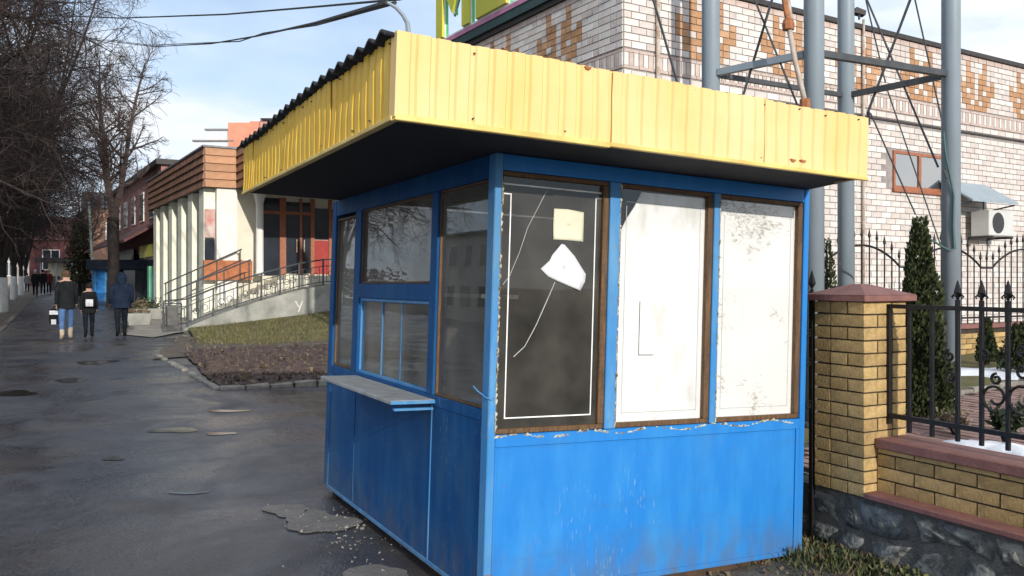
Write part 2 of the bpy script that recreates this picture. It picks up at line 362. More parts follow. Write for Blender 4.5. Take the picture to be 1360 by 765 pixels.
# ------------------------------------------------------------ mesh helpers
class MB:
    """collects geometry for ONE mesh object"""
    def __init__(s, T=None):
        s.v, s.f, s.mi, s.T, s.cur = [], [], [], T, 0
    def add(s, vs, fs):
        n = len(s.v)
        s.v.extend([tuple(s.T(Vector(p))) if s.T else tuple(p) for p in vs])
        for f in fs:
            s.f.append(tuple(i + n for i in f)); s.mi.append(s.cur)
        return s
    def box(s, a, b):
        x0, y0, z0 = [min(i, j) for i, j in zip(a, b)]; x1, y1, z1 = [max(i, j) for i, j in zip(a, b)]
        return s.add([(x0, y0, z0), (x1, y0, z0), (x1, y1, z0), (x0, y1, z0), (x0, y0, z1), (x1, y0, z1), (x1, y1, z1), (x0, y1, z1)],
              [(0, 3, 2, 1), (4, 5, 6, 7), (0, 1, 5, 4), (1, 2, 6, 5), (2, 3, 7, 6), (3, 0, 4, 7)])
    def prism(s, poly, ext):
        n = len(poly); e = Vector(ext)
        a = [Vector(p) for p in poly]; vs = a + [p + e for p in a]
        fs = [tuple(reversed(range(n))), tuple(range(n, 2 * n))] + [(i, (i + 1) % n, n + (i + 1) % n, n + i) for i in range(n)]
        return s.add(vs, fs)
    def quad(s, a, b, c, d):
        return s.add([a, b, c, d], [(0, 1, 2, 3)])
    def tube(s, pts, r, n=6, caps=True):
        pts = [Vector(p) for p in pts]
        rs = r if isinstance(r, (list, tuple)) else [r] * len(pts)
        vs, fs = [], []
        prev = None
        for i, p in enumerate(pts):
            d = (pts[min(i + 1, len(pts) - 1)] - pts[max(i - 1, 0)])
            if d.length < 1e-9: d = Vector((0, 0, 1))
            d.normalize()
            if prev is None:
                ref = Vector((0, 0, 1)) if abs(d.z) < 0.9 else Vector((1, 0, 0))
                a = d.cross(ref).normalized()
            else:
                a = (prev - d * prev.dot(d))
                a = a.normalized() if a.length > 1e-6 else d.orthogonal().normalized()
            prev = a
            b = d.cross(a)
            for k in range(n):
                t = 2 * math.pi * k / n
                vs.append(p + (a * math.cos(t) + b * math.sin(t)) * rs[i])
        for i in range(len(pts) - 1):
            for k in range(n):
                fs.append((i * n + k, i * n + (k + 1) % n, (i + 1) * n + (k + 1) % n, (i + 1) * n + k))
        if caps:
            fs.append(tuple(reversed(range(n)))); fs.append(tuple(range((len(pts) - 1) * n, len(pts) * n)))
        return s.add(vs, fs)
    def lathe(s, prof, n=16, c=(0, 0)):
        vs, fs = [], []
        for r, z in prof:
            for k in range(n):
                t = 2 * math.pi * k / n
                vs.append((c[0] + r * math.cos(t), c[1] + r * math.sin(t), z))
        for i in range(len(prof) - 1):
            for k in range(n):
                fs.append((i * n + k, i * n + (k + 1) % n, (i + 1) * n + (k + 1) % n, (i + 1) * n + k))
        fs.append(tuple(reversed(range(n)))); fs.append(tuple(range((len(prof) - 1) * n, len(prof) * n)))
        return s.add(vs, fs)
    def mesh(s, name, mats, smooth=False, off=None):
        me = bpy.data.meshes.new(name)
        vs = s.v if off is None else [(a - off[0], b - off[1], c - off[2]) for a, b, c in s.v]
        me.from_pydata(vs, [], s.f)
        for m in (mats if isinstance(mats, (list, tuple)) else [mats]):
            me.materials.append(m)
        if any(s.mi):
            me.polygons.foreach_set('material_index', s.mi)
        if smooth:
            me.polygons.foreach_set('use_smooth', [True] * len(me.polygons))
        me.validate(); me.update()
        return me
    def build(s, name, mats, parent=None, smooth=False, kind=None, label=None, cat=None, group=None):
        """vertices are in world space (or in the parent's space for the kiosk): shift them to the root's origin"""
        off = ORG.get(parent.name) if parent else None
        o = bpy.data.objects.new(name, s.mesh(name, mats, smooth, off))
        col.objects.link(o)
        if parent:
            o.parent = parent
            ORG[o.name] = off if off is not None else (0, 0, 0)
        tag(o, label, cat, group, kind)
        return o
ORG = {}
def tag(o, label=None, cat=None, group=None, kind=None):
    if label: o['label'] = label
    if cat: o['category'] = cat
    if group: o['group'] = group
    if kind: o['kind'] = kind
    return o
def thing(name, loc, label, cat, group=None):
    o = bpy.data.objects.new(name, None)
    o.empty_display_size = 0.2
    o.location = loc
    col.objects.link(o)
    ORG[o.name] = tuple(loc)
    return tag(o, label, cat, group)
def inst(name, me, parent, loc, rotz=0.0):
    """one more piece (own object, shared mesh) under parent; loc in world space"""
    o = bpy.data.objects.new(name, me)
    off = ORG.get(parent.name, (0, 0, 0))
    o.location = (loc[0] - off[0], loc[1] - off[1], loc[2] - off[2])
    o.rotation_euler = (0, 0, rotz)
    o.parent = parent
    col.objects.link(o)
    return o
def frame(o, u, v):
    o = Vector(o)
    return lambda p: o + u * p[0] + v * p[1] + Z * p[2]
def ray(px, py):
    return Vector(((px - CX) / FPX, 1.0, (HY - py) / FPX))
C0 = Vector((0, 0, CAMZ))
def at(px, py, Y):
    return C0 + ray(px, py) * Y
def on_ground(px, py, z=0.0):
    r = ray(px, py); return C0 + r * ((z - CAMZ) / r.z)
def on_plane(px, py, p0, d):
    r = ray(px, py); n = Vector((-d.y, d.x, 0)); p0 = Vector(p0)
    return C0 + r * ((p0 - C0).dot(n) / r.dot(n))
def project(p):
    return (CX + FPX * p[0] / p[1], HY - FPX * (p[2] - CAMZ) / p[1])
def cuv(c, v, z=0.0):
    return U * c + V * v + Z * z

# ------------------------------------------------------------ ground sheets
def sheet(name, poly, z, mat, kind='structure', sub=0.0, jitter=0.0, seed=1, hfun=None, **kw):
    """flat polygon (fan from its centre), optional ragged outline"""
    rr = random.Random(seed)
    pts = [Vector((p[0], p[1], 0)) for p in poly]
    if sub:
        q = []
        for i, p in enumerate(pts):
            n = pts[(i + 1) % len(pts)]
            k = max(1, int((n - p).length / sub))
            for j in range(k):
                a = p.lerp(n, j / k)
                q.append(a + Vector((rr.uniform(-1, 1), rr.uniform(-1, 1), 0)) * jitter)
        pts = q
    bm = bmesh.new()
    vs = [bm.verts.new((p.x, p.y, z)) for p in pts]
    bm.faces.new(vs)
    bmesh.ops.triangulate(bm, faces=bm.faces[:])
    me = bpy.data.meshes.new(name); bm.to_mesh(me); bm.free()
    if me.polygons and me.polygons[0].normal.z < 0: me.flip_normals()
    me.materials.append(mat)
    o = bpy.data.objects.new(name, me); col.objects.link(o)
    return tag(o, kind=kind, **kw)

def rise(Y):
    """the street climbs gently away from the kiosk"""
    t = max(0.0, Y - 9.0)
    return 0.013 * min(t, 110.0) * (t / (t + 2.0) if t > 0 else 0)
def gpt(px, py, lift=0.0):
    Y = 20.0
    for _ in range(60):
        Y = 0.5 * Y + 0.5 * max(1.0, (CAMZ - rise(Y) - lift) * FPX / (py - HY))
    p = at(px, py, Y); p.z = rise(Y) + lift
    return p
mb = MB(); ys = [-300, 9, 15, 30, 60, 119, 400, 1500]; vs = []
for y in ys:
    vs += [(-900, y, rise(y) - 0.14), (900, y, rise(y) - 0.14)]
mb.add(vs, [(2 * i, 2 * i + 1, 2 * i + 3, 2 * i + 2) for i in range(len(ys) - 1)])
mb.build('ground', M('far_ground', (0.07, 0.062, 0.05), 0.95, var=0.3, scale=0.2, bump=0.2), kind='structure')
# asphalt: gently uneven grid, falling a few centimetres towards the fence on the right
def ground_z(c, v):
    z = 0.010 * math.sin(c * 0.9 + v * 0.35) * math.cos(v * 0.5 - c * 0.3)
    if c > 2.2: z -= min(0.05, (c - 2.2) * 0.035)
    return z * max(0.0, min(1.0, (40 - v) / 20)) + rise(c * U.y + v * V.y)
def grid_sheet(name, c0, c1, v0, v1, nc, nv, hf, mat, **kw):
    vs, fs = [], []
    for j in range(nv + 1):
        for i in range(nc + 1):
            c = c0 + (c1 - c0) * i / nc; v = v0 + (v1 - v0) * j / nv
            p = cuv(c, v); vs.append((p.x, p.y, hf(c, v)))
    for j in range(nv):
        for i in range(nc):
            k = j * (nc + 1) + i
            fs.append((k, k + 1, k + nc + 2, k + nc + 1))
    b = MB(); b.add(vs, fs)
    return b.build(name, mat, smooth=True, **kw)
grid_sheet('asphalt_pavement', -22, 9.0, -8, 160, 62, 336, ground_z, ASPHALT, kind='structure')

# ------------------------------------------------------------ kiosk
KM = Matrix.Translation((-0.1375, 4.0695, 0.08)) @ Matrix.Rotation(0.0298, 4, 'Y') @ Matrix.Rotation(-0.0203, 4, 'X') @ Matrix.Rotation(0.486, 4, 'Z')
KI = KM.inverted()
def kpt(px, py, axis, val):
    o = KI @ C0; d = KI.to_3x3() @ ray(px, py)
    return o + d * ((val - o[axis]) / d[axis])
kiosk = thing('kiosk', (0, 0, 0), 'closed blue street kiosk with yellow corrugated canopy and glazed sides on wet asphalt', 'kiosk')
kiosk.matrix_world = KM
ORG[kiosk.name] = (0, 0, 0)
KW, KD, KH = 2.10, 2.80, 2.17
def kb(name, mat, *boxes, parent=None, **kw):
    b = MB()
    for lo, hi in boxes: b.box(lo, hi)
    o = b.build(name, mat, parent or kiosk, **kw)
    if len(boxes) and kw.get('bev', True):
        pass
    return o
def bevel(o, w=0.004, seg=1):
    m = o.modifiers.new('bevel', 'BEVEL'); m.width = w; m.segments = seg; m.limit_method = 'ANGLE'
    return o
# skids
kb('skid', WOOD_SKID, ((0.06, 0.02, -0.13), (0.16, 2.78, -0.003)))
kb('skid', WOOD_SKID, ((1.94, 0.02, -0.13), (2.04, 2.78, -0.003)))
kb('skid', WOOD_SKID, ((0.163, 0.03, -0.11), (1.937, 0.11, -0.003)))
# floor and inner faces
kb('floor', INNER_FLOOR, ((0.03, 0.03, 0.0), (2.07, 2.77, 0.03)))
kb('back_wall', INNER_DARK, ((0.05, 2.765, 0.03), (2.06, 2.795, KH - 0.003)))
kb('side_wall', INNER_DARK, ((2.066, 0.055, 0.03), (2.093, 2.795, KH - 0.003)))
# posts
for lo, hi in [((-0.006, -0.006, 0), (0.036, 0.072, KH)), ((2.063, -0.006, 0), (2.104, 0.052, KH)), ((-0.006, 2.70, 0), (0.05, 2.804, KH)), ((2.06, 2.797, 0), (2.104, 2.83, KH))]:
    bevel(kb('corner_post', BLUE_LIGHT if lo[0] < 1 and lo[1] < 1 else (BLUE if lo[1] < 1 else BLUE_SHADED), (lo, hi)), 0.005)
# front (right-hand) face
b = MB(); NXP, NZP = 80, 34; vs, fs = [], []; rr = random.Random(12)
dents = [(rr.uniform(.15, 1.95), rr.uniform(.08, .7), rr.uniform(.03, .16), rr.uniform(-.004, .005)) for _ in range(22)]
for j in range(NZP + 1):
    for i in range(NXP + 1):
        x, z = 0.036 + 2.027 * i / NXP, 0.80 * j / NZP
        y = 0.006 + .0012 * math.sin(x * 6 + 1) * math.sin(z * 5)
        for (dx, dz, dr, dd) in dents: y += dd * math.exp(-((x - dx) ** 2 + (z - dz) ** 2) / dr ** 2)
        vs.append((x, max(0.0036, y), z))
for j in range(NZP):
    for i in range(NXP):
        k = j * (NXP + 1) + i; fs.append((k, k + 1, k + NXP + 2, k + NXP + 1))
b.add(vs, fs); b.box((0.036, 0.016, 0.0), (2.063, 0.03, 0.80)); fp = b.build('front_panel', BLUE, kiosk, smooth=True)
for lo, hi in [((0.0365, -0.004, 0.742), (2.0625, 0.0035, 0.80)), ((0.0365, -0.003, 0.0), (2.0625, 0.0035, 0.028)),
               ((2.036, -0.003, 0.0285), (2.0625, 0.0035, 0.7415)), ((0.0365, -0.003, 0.0285), (0.05, 0.0035, 0.7415))]:
    bevel(kb('panel_rim', BLUE, (lo, hi)), 0.002)
bevel(kb('header_board', BLUE, ((0.037, -0.002, 2.09), (2.062, 0.05, KH - 0.002))), 0.003)
for x0, x1 in ((0.668, 0.737), (1.370, 1.416)):
    bevel(kb('mullion', BLUE_LIGHT, ((x0, -0.003, 0.802), (x1, 0.05, 2.0895))), 0.004)
# ragged filler along the glazing edges
def chips(pts_fn, n, seed):
    rr = random.Random(seed); b = MB()
    for i in range(n):
        a, w, h = rr.random(), rr.uniform(0.012, 0.05), rr.uniform(0.004, 0.014)
        p, along, across, nrm = pts_fn(a)
        q = [p - along * w * .5, p - along * w * .2 + across * h * rr.uniform(.3, 1), p + along * w * .25 + across * h, p + along * w * .5]
        b.prism([tuple(x) for x in q], tuple(nrm * 0.003))
    return b
X_, Y_, Z_ = Vector((1, 0, 0)), Vector((0, 1, 0)), Vector((0, 0, 1))
chips(lambda a: (Vector((0.04 + 2.0 * a, -0.0045, 0.787 + 0.012 * math.sin(a * 30))), X_, Z_, -Y_), 95, 3).build('peeling_filler', CHIPS, kiosk, kind='stuff')
chips(lambda a: (Vector((0.028, -0.0065, 0.82 + 1.26 * a)), Z_, X_, -Y_), 60, 4).build('peeling_filler', CHIPS, kiosk, kind='stuff')
chips(lambda a: (Vector((0.728, -0.0035, 0.82 + 1.24 * a)), Z_, X_, -Y_), 34, 5).build('peeling_filler', CHIPS, kiosk, kind='stuff')
chips(lambda a: (Vector((1.407, -0.0035, 0.82 + 1.24 * a)), Z_, X_, -Y_), 30, 6).build('peeling_filler', CHIPS, kiosk, kind='stuff')
# the three front windows: frame > pane
FW = []
for (x0, x1) in ((0.036, 0.668), (0.737, 1.370), (1.416, 2.063)):
    b = MB(); z0, z1 = 0.803, 2.088
    b.box((x0, 0.010, z0), (x1, 0.048, z0 + 0.026)); b.box((x0, 0.010, z1 - 0.022), (x1, 0.048, z1))
    b.box((x0, 0.012, z0 + 0.0262), (x0 + 0.014, 0.048, z1 - 0.0222)); b.box((x1 - 0.036, 0.008, z0 + 0.0262), (x1, 0.048, z1 - 0.0222))
    fr = b.build('window_frame', WOOD_DARK, kiosk)
    bevel(fr, 0.003)
    g = MB(); g.box((x0 + 0.0142, 0.030, z0 + 0.0264), (x1 - 0.0362, 0.034, z1 - 0.0224))
    g.build('pane', GLASS_DIRTY if x0 < .1 else GLASS_CLEAN, fr)
    FW.append((x0 + 0.0142, x1 - 0.0362, z0 + 0.0264, z1 - 0.0224))
x0, x1, z0, z1 = FW[1]
b = MB(); b.prism([(x0, 0.038, z0), (x1, 0.038, z0), (x1, 0.038, z1 - .01), (x0 + 0.145, 0.038, z1 - .01), (x0 + .10, .038, z1 - .09), (x0 + .05, .038, z1 - .16), (x0, 0.038, z1 - 0.25)], (0, 0.005, 0))  # board outline with the upper left corner left off
b.build('backing_board', WHITE_BOARD, kiosk, label='white backing board with its upper left corner missing')
x0, x1, z0, z1 = FW[2]
b = MB(); b.box((x0, 0.038, z0), (x1, 0.043, z1 - .006))
b.build('backing_board', SCRATCHED, kiosk, label='white backing board covered in scratches and old glue')
# thin line frames drawn on the three windows
def line_frame(x0, x1, z0, z1, y, w, mat, hooks=True):
    b = MB()
    a, c, lo, hi = x0 + 0.046, x1 - 0.03, z0 + 0.045, z1 - 0.09
    b.box((a, y, lo), (a + w, y + .001, hi)); b.box((c - w, y, lo), (c, y + .001, hi + .02)); b.box((a + w, y, lo), (c - w, y + .001, lo + w))
    if hooks:
        b.box((x0, y, hi + .0002), (a + w, y + .001, hi + w)); b.box((c - w, y, hi + .0202), (x1, y + .001, hi + .02 + w))
        b.box((x0, y, hi + .048), (x1, y + .001, hi + .048 + w * 1.1))
    else:
        b.box((a, y, hi + .0201), (c, y + .001, hi + .02 + w))
    b.build('drawn_line_frame', mat, kiosk)
line_frame(*FW[0], 0.0287, 0.0065, WHITE_LINE)
line_frame(*FW[1], 0.0367, 0.004, GREY_LINE, False)
line_frame(*FW[2], 0.0367, 0.004, GREY_LINE, False)
b = MB()
for lo, hi in [((0.90, 0.0366, 1.18), (0.904, 0.0376, 1.47)), ((0.904, 0.0366, 1.18), (1.0, 0.0376, 1.184))]: b.box(lo, hi)
b.build('scored_line', GRILLE, kiosk)
# cracks in the first pane
def kline(pxs, y, r):
    return MB().tube([kpt(x, yy, 1, y) for x, yy in pxs], r, 4)
kline([(727, 252), (715, 275), (701, 302), (690, 335), (677, 366), (668, 378)], 0.029, 0.0016).build('glass_crack', GREY_LINE, kiosk, label='upper crack running down the dark glass')
kline([(737, 375), (727, 398), (712, 432), (697, 460), (682, 474)], 0.029, 0.0022).build('glass_crack', GREY_LINE, kiosk, label='lower crack running down the dark glass')

# left (serving) face
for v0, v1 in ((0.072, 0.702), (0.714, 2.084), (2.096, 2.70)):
    kb('serving_panel', BLUE_SHADED, ((0.0, v0, 0.0), (0.03, v1, 0.86)))
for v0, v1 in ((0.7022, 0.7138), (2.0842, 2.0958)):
    kb('joint_strip', BLUE_LIGHT if v0 < 1 else BLUE_SHADED, ((-0.004, v0, 0.0), (0.02, v1, 0.86)))
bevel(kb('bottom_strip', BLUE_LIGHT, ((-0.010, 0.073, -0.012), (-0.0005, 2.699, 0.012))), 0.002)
bevel(kb('sill_rail', BLUE_SHADED, ((-0.005, 0.073, 0.8605), (0.045, 2.699, 0.915))), 0.003)
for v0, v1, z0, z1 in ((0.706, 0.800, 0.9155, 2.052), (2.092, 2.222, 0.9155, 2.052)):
    bevel(kb('mullion', BLUE_SHADED, ((-0.002, v0, z0), (0.05, v1, z1))), 0.003)
bevel(kb('transom', BLUE_SHADED, ((-0.002, 0.8005, 1.436), (0.05, 2.0915, 1.534))), 0.003)
kb('header_board', BLUE_SHADED, ((-0.002, 0.073, 2.0525), (0.05, 2.699, KH - 0.002)))
def left_win(v0, v1, z0, z1, mat, w, gm, sashes=()):
    b = MB(); 
    b.box((0.012, v0, z0), (0.045, v1, z0 + w)); b.box((0.012, v0, z1 - w), (0.045, v1, z1))
    b.box((0.012, v0, z0 + w + .0002), (0.045, v0 + w, z1 - w - .0002)); b.box((0.012, v1 - w, z0 + w + .0002), (0.045, v1, z1 - w - .0002))
    fr = bevel(b.build('window_frame', mat, kiosk), 0.002)
    cuts = [v0 + w + .0003] + list(sashes) + [v1 - w - .0003]
    for i in range(len(cuts) - 1):
        g = MB(); g.box((0.026 + 0.006 * (i % 2), cuts[i] - (.01 if i else 0), z0 + w + .0003), (0.030 + 0.006 * (i % 2), cuts[i + 1], z1 - w - .0003))
        g.build('pane', gm, fr)
        if i:
            e = MB(); e.box((0.024, cuts[i] - .006, z0 + w + .001), (0.040, cuts[i] + .006, z1 - w - .001)); e.build('sash_bar', mat, fr)
left_win(0.0725, 0.7055, 0.9155, 2.052, WOOD_DARK, 0.012, GLASS)
left_win(0.8005, 2.0915, 1.5345, 2.052, WOOD_DARK, 0.014, GLASS)
left_win(0.8005, 2.0915, 0.9155, 1.4355, BLUE_LIGHT, 0.020, GLASS, (1.30, 1.66))
left_win(2.2225, 2.6985, 0.9155, 2.03, WOOD_DARK, 0.016, GLASS)
# things leaning inside behind the glass
kb('inner_board', BOARD_BEIGE, ((0.056, 1.33, 0.60), (0.064, 1.655, 1.44)))
kb('inner_board', BOARD_BEIGE, ((0.070, 1.66, 0.60), (0.078, 2.20, 1.46)))
kb('inner_board', BOARD_GREY, ((0.055, 2.215, 0.60), (0.063, 2.698, 1.93)))
kb('inner_shelf', BOARD_GREY, ((0.35, 0.85, 1.46), (0.60, 2.1, 1.485)))
# serving shelf and its bracket plate
bevel(kb('shelf', SHELF_TOP, ((-0.262, 0.66, 0.874), (-0.0055, 2.06, 0.897))), 0.004)
bevel(kb('shelf_edge', BLUE_LIGHT, ((-0.2615, 0.652, 0.876), (-0.0055, 0.6598, 0.894))), 0.002)
bevel(kb('shelf_bracket', BLUE_LIGHT, ((-0.235, 0.672, 0.838), (-0.0055, 0.70, 0.852))), 0.002)
bevel(kb('shelf_bracket', BLUE_LIGHT, ((-0.235, 2.0, 0.838), (-0.0055, 2.03, 0.852))), 0.002)
# bent wire twisted round the corner post, hasp at the foot
MB().tube([(-0.04, 0.10, 1.03), (-0.035, 0.06, 1.01), (-0.015, 0.01, 0.985), (0.004, -0.014, 0.975), (0.02, -0.012, 0.985)], 0.004, 5).build('bent_wire', BLUE_LIGHT, kiosk)
b = MB(); b.tube([(0.012, -0.03, 0.118), (0.012, -0.004, 0.118)], 0.012, 8); b.box((-0.004, -0.010, 0.100), (0.026, -0.0062, 0.136)); b.tube([(0.012, -0.028, 0.118), (-0.012, -0.028, 0.112)], 0.005, 6)
b.build('hasp', RUST, kiosk)
# soffit + canopy
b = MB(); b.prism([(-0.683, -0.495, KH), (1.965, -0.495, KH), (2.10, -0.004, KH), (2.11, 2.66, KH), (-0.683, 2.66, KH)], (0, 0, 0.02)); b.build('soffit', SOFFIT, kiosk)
def corrugated(path_fn, L0, L1, z0, z1, pitch, depth, seed, s0=0.0, mat=None):
    """trapezoid ribbed sheet along a straight run; path_fn(t, off) -> (x, y)"""
    rr = random.Random(seed)
    prof, t = [], L0
    while t < L1 - 1e-4:
        for dt, o in ((0.0, 0), (pitch * 0.58, 0), (pitch * 0.68, 1), (pitch * 0.90, 1)):
            if t + dt < L1: prof.append((t + dt, o))
        t += pitch
    prof.append((L1, 0))
    b = MB(); vs, fs = [], []
    rows = [z0, z0 + (z1 - z0) * .33, z0 + (z1 - z0) * .66, z1]
    wob = [rr.uniform(-1, 1) for _ in prof]
    for j, z in enumerate(rows):
        for i, (tt, o) in enumerate(prof):
            d = s0 + depth * o + 0.003 * math.sin(tt * 5 + j * 1.7 + seed) + 0.0012 * wob[i] * (j % 2)
            x, y = path_fn(tt, d)
            vs.append((x, y, z + (0.003 * math.sin(tt * 9 + seed) if j in (0, 3) else 0)))
    n = len(prof)
    for j in range(3):
        for i in range(n - 1):
            fs.append((j * n + i, j * n + i + 1, (j + 1) * n + i + 1, (j + 1) * n + i))
    b.add(vs, fs)
    o = b.build('fascia_sheet', mat or YELLOW, kiosk)
    m = o.modifiers.new('thick', 'SOLIDIFY'); m.thickness = 0.003; m.offset = 0
    return o
FZ0, FZ1 = KH - 0.004, 2.498
front = lambda t, d: (t, -0.517 + d)
for i, (a, c) in enumerate(((-0.706, 0.32), (0.31, 1.24), (1.23, 1.975))):
    corrugated(front, a, c, FZ0 - 0.004, FZ1 + (0.004, 0.0, -0.003)[i], 0.086, 0.0095, i + 2, -0.002 * (i % 2))
left = lambda t, d: (-0.706 + d, t)
for i, (a, c) in enumerate(((-0.515, 0.42), (0.41, 1.36), (1.35, 2.36), (2.34, 2.65))):
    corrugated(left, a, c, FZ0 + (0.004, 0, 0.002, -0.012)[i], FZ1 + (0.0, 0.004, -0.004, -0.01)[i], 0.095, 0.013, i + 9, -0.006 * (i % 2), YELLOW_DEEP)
bevel(kb('fascia_lip', YELLOW_LIP, ((-0.712, -0.530, FZ0 - 0.016), (0.30, -0.498, FZ0 + 0.008))), 0.003)
bevel(kb('fascia_lip', YELLOW_LIP, ((0.301, -0.527, FZ0 - 0.010), (1.975, -0.498, FZ0 + 0.010))), 0.003)
bevel(kb('fascia_lip', YELLOW_LIP, ((-0.720, -0.497, FZ0 - 0.014), (-0.686, 2.65, FZ0 + 0.006))), 0.003)
kb('fascia_end', YELLOW, ((1.972, -0.508, FZ0), (1.975, -0.30, FZ1 - .02)))
# corner cap: the front sheet bent round the corner
b = MB(); b.prism([(-0.715, -0.526, FZ0 - .002), (-0.66, -0.526, FZ0 - .002), (-0.66, -0.5235, FZ0 - .002), (-0.7125, -0.5235, FZ0 - .002), (-0.7125, -0.46, FZ0 - .002), (-0.715, -0.46, FZ0 - .002)], (0, 0, FZ1 - FZ0 + .006))
b.build('corner_flashing', YELLOW, kiosk)
b = MB(); rr = random.Random(5)
for z in (FZ0 + .03, FZ1 - .025):
    for i in range(12):
        x = -0.62 + i * 0.23 + rr.uniform(-.03, .03)
        if rr.random() < (.85 if z < 2.3 else .5): continue
        b.tube([(x, -0.5225, z + rr.uniform(-.008, .008)), (x, -0.50, z)], 0.0038, 6)
    for i in range(13):
        y = -0.42 + i * 0.235 + rr.uniform(-.03, .03)
        if rr.random() < .5: continue
        b.tube([(-0.716, y, z + rr.uniform(-.008, .008)), (-0.69, y, z)], 0.0035, 6)
b.build('screws', STEEL_DK, kiosk, kind='stuff')
# rusted-through dents low on the right of the front fascia and a chip on top
b = MB()
for px, py, r in ((1053, 213, .016), (1067, 214, .015), (781, 90, .014), (670, 64, .006)):
    p = kpt(px, py, 1, -0.5215)
    n = 9; poly = [(p.x + r * (1 + .35 * math.sin(k * 2.3)) * 1.3 * math.cos(6.283 * k / n), -0.5235, p.z + r * .55 * (1 + .3 * math.cos(k * 1.7)) * math.sin(6.283 * k / n)) for k in range(n)]
    b.prism(poly, (0, 0.02, 0))
b.build('rust_hole', RUST, kiosk, kind='stuff')
# wave-sheet roof, tipping down to the right
b = MB(); vs, fs = [], []
ny, nx = 132, 6
for j in range(ny + 1):
    y = -0.498 + 3.18 * j / ny
    for i in range(nx + 1):
        x = -0.745 + 2.70 * i / nx
        z = 2.518 - 0.095 * (x + 0.70) + 0.015 * math.sin(2 * math.pi * y / 0.150) + 0.008 * math.sin(y * 2.3)
        vs.append((x, y, z))
for j in range(ny):
    for i in range(nx):
        k = j * (nx + 1) + i; fs.append((k, k + 1, k + nx + 2, k + nx + 1))
b.add(vs, fs); o = b.build('roof_sheet', ROOF_DARK, kiosk, smooth=True)
m = o.modifiers.new('thick', 'SOLIDIFY'); m.thickness = 0.014; m.offset = -1
# bent cable mast on the roof corner
p1 = kpt(541, 30, 1, -0.45); p0 = p1 + Vector((0.015, 0, -0.10)); p2 = kpt(526, 10, 1, -0.45); p3 = kpt(514, 3, 1, -0.45)
b = MB(); b.tube([p0, p1, (p1 + p2) / 2 + Vector((0.004, 0, 0.002)), p2, p3], [0.012, 0.010, 0.008, 0.008, 0.006], 7)
b.build('cable_mast', STEEL, kiosk)
MASTW = KM @ p3
# loose papers stuck on the first window
def flat_paper(name, pxs, mat, label, curl):
    pts = [kpt(x, y, 1, 0.026) for x, y in pxs]
    cen = sum(pts, Vector()) / len(pts)
    o = thing_mesh = None
    b = MB(); vs, fs = [], []
    ring = 5
    for k in range(ring + 1):
        for p in pts:
            q = cen.lerp(p, k / ring)
            s = (q.x - cen.x) * 5 + (q.z - cen.z) * 3
            vs.append((KM @ Vector((q.x, 0.0265 - curl * (0.5 + 0.5 * math.sin(s * 2.4)) * k / ring, q.z))))
    n = len(pts)
    for k in range(ring):
        for i in range(n):
            fs.append((k * n + i, k * n + (i + 1) % n, (k + 1) * n + (i + 1) % n, (k + 1) * n + i))
    cw = KM @ cen
    b.add([v - cw for v in vs], fs)
    o = b.build(name, mat, smooth=True)
    o.location = cw
    m = o.modifiers.new('thick', 'SOLIDIFY'); m.thickness = 0.0008
    return tag(o, label, 'paper')
flat_paper('paper_note', [(736, 277), (754, 278), (782 - 6.5, 282), (775, 300), (774.5, 321), (755, 319), (735, 321 - 3), (735, 300)], PAPER_Y, 'square yellowed paper note stuck inside the dark front window of the kiosk', 0.001)
flat_paper('torn_paper', [(745, 324), (749, 325), (762, 340), (783 - 6, 364), (776, 374), (770, 386), (756, 380), (740, 373), (728, 367), (718, 357), (730, 346), (733, 339)], PAPER, 'torn white sheet hanging crookedly below the yellowed note', 0.008)

# overhead cables from the kiosk mast to the trees
def wire(name, pts, r, label, sag=0.0, mat=CABLE):
    out = []
    for i in range(len(pts) - 1):
        for k in range(8):
            t = k / 8; p = pts[i].lerp(pts[i + 1], t); p = p + Vector((0, 0, -sag * 4 * t * (1 - t))); out.append(p)
    out.append(pts[-1])
    base = out[0].copy()
    b = MB(); b.tube([p - base for p in out], r, 5)
    o = b.build(name, mat); o.location = base
    return tag(o, label, 'cable')
wire('overhead_cable', [MASTW, at(420, 30, 6.0), at(340, 48, 9.5), at(280, 58, 13), at(205, 62, 20), at(20, 40, 34)], 0.010, 'thin black cable sagging from the kiosk mast down to the trees on the left')
wire('overhead_cable', [MASTW + Vector((0.03, 0.02, 0.005)), at(420, 33, 6.0), at(350, 44, 9.5), at(318, 55, 11), at(270, 57, 13.2), at(200, 60, 20.5), at(20, 38, 34.5)], 0.008, 'second thin cable twisted round the sagging one left of the kiosk')
wire('overhead_cable', [at(560, -8, 10), at(530, -1, 11), at(430, 8, 14), at(300, 19, 18), at(160, 24, 24), at(10, 18, 32)], 0.018, 'straight upper cable crossing the sky at the top left')

# ------------------------------------------------------------ brick fence by the kiosk
PC = Vector((2.03, 4.90, 0.0))                      # near outer corner of the pillar
PF = frame(PC, U, V)                                # a across (inwards), b along (away)
Z_PL, Z_CAP = 0.372, 1.505                          # top of plinth, underside of the cap
FV0, FV1 = -1.22, 0.62                              # run of the fence along b
BL, BH, BD, JT = 0.235, 0.0655, 0.112, 0.0105
def brick_mesh(name, l, d, h, mat, seed):
    """one brick, slightly worn: 12 triangles with uneven corners"""
    rr = random.Random(seed)
    b = MB(); j = lambda s: rr.uniform(-1, 1) * 0.0014
    vs = [(sx * l / 2 + j(0), sy * d / 2 + j(0), sz * h / 2 + j(0)) for sz in (-1, 1) for sx, sy in ((-1, -1), (1, -1), (1, 1), (-1, 1))]
    b.add(vs, [(0, 3, 2, 1), (4, 5, 6, 7), (0, 1, 5, 4), (1, 2, 6, 5), (2, 3, 7, 6), (3, 0, 4, 7)])
    return b.mesh(name, mat)
YB = {}
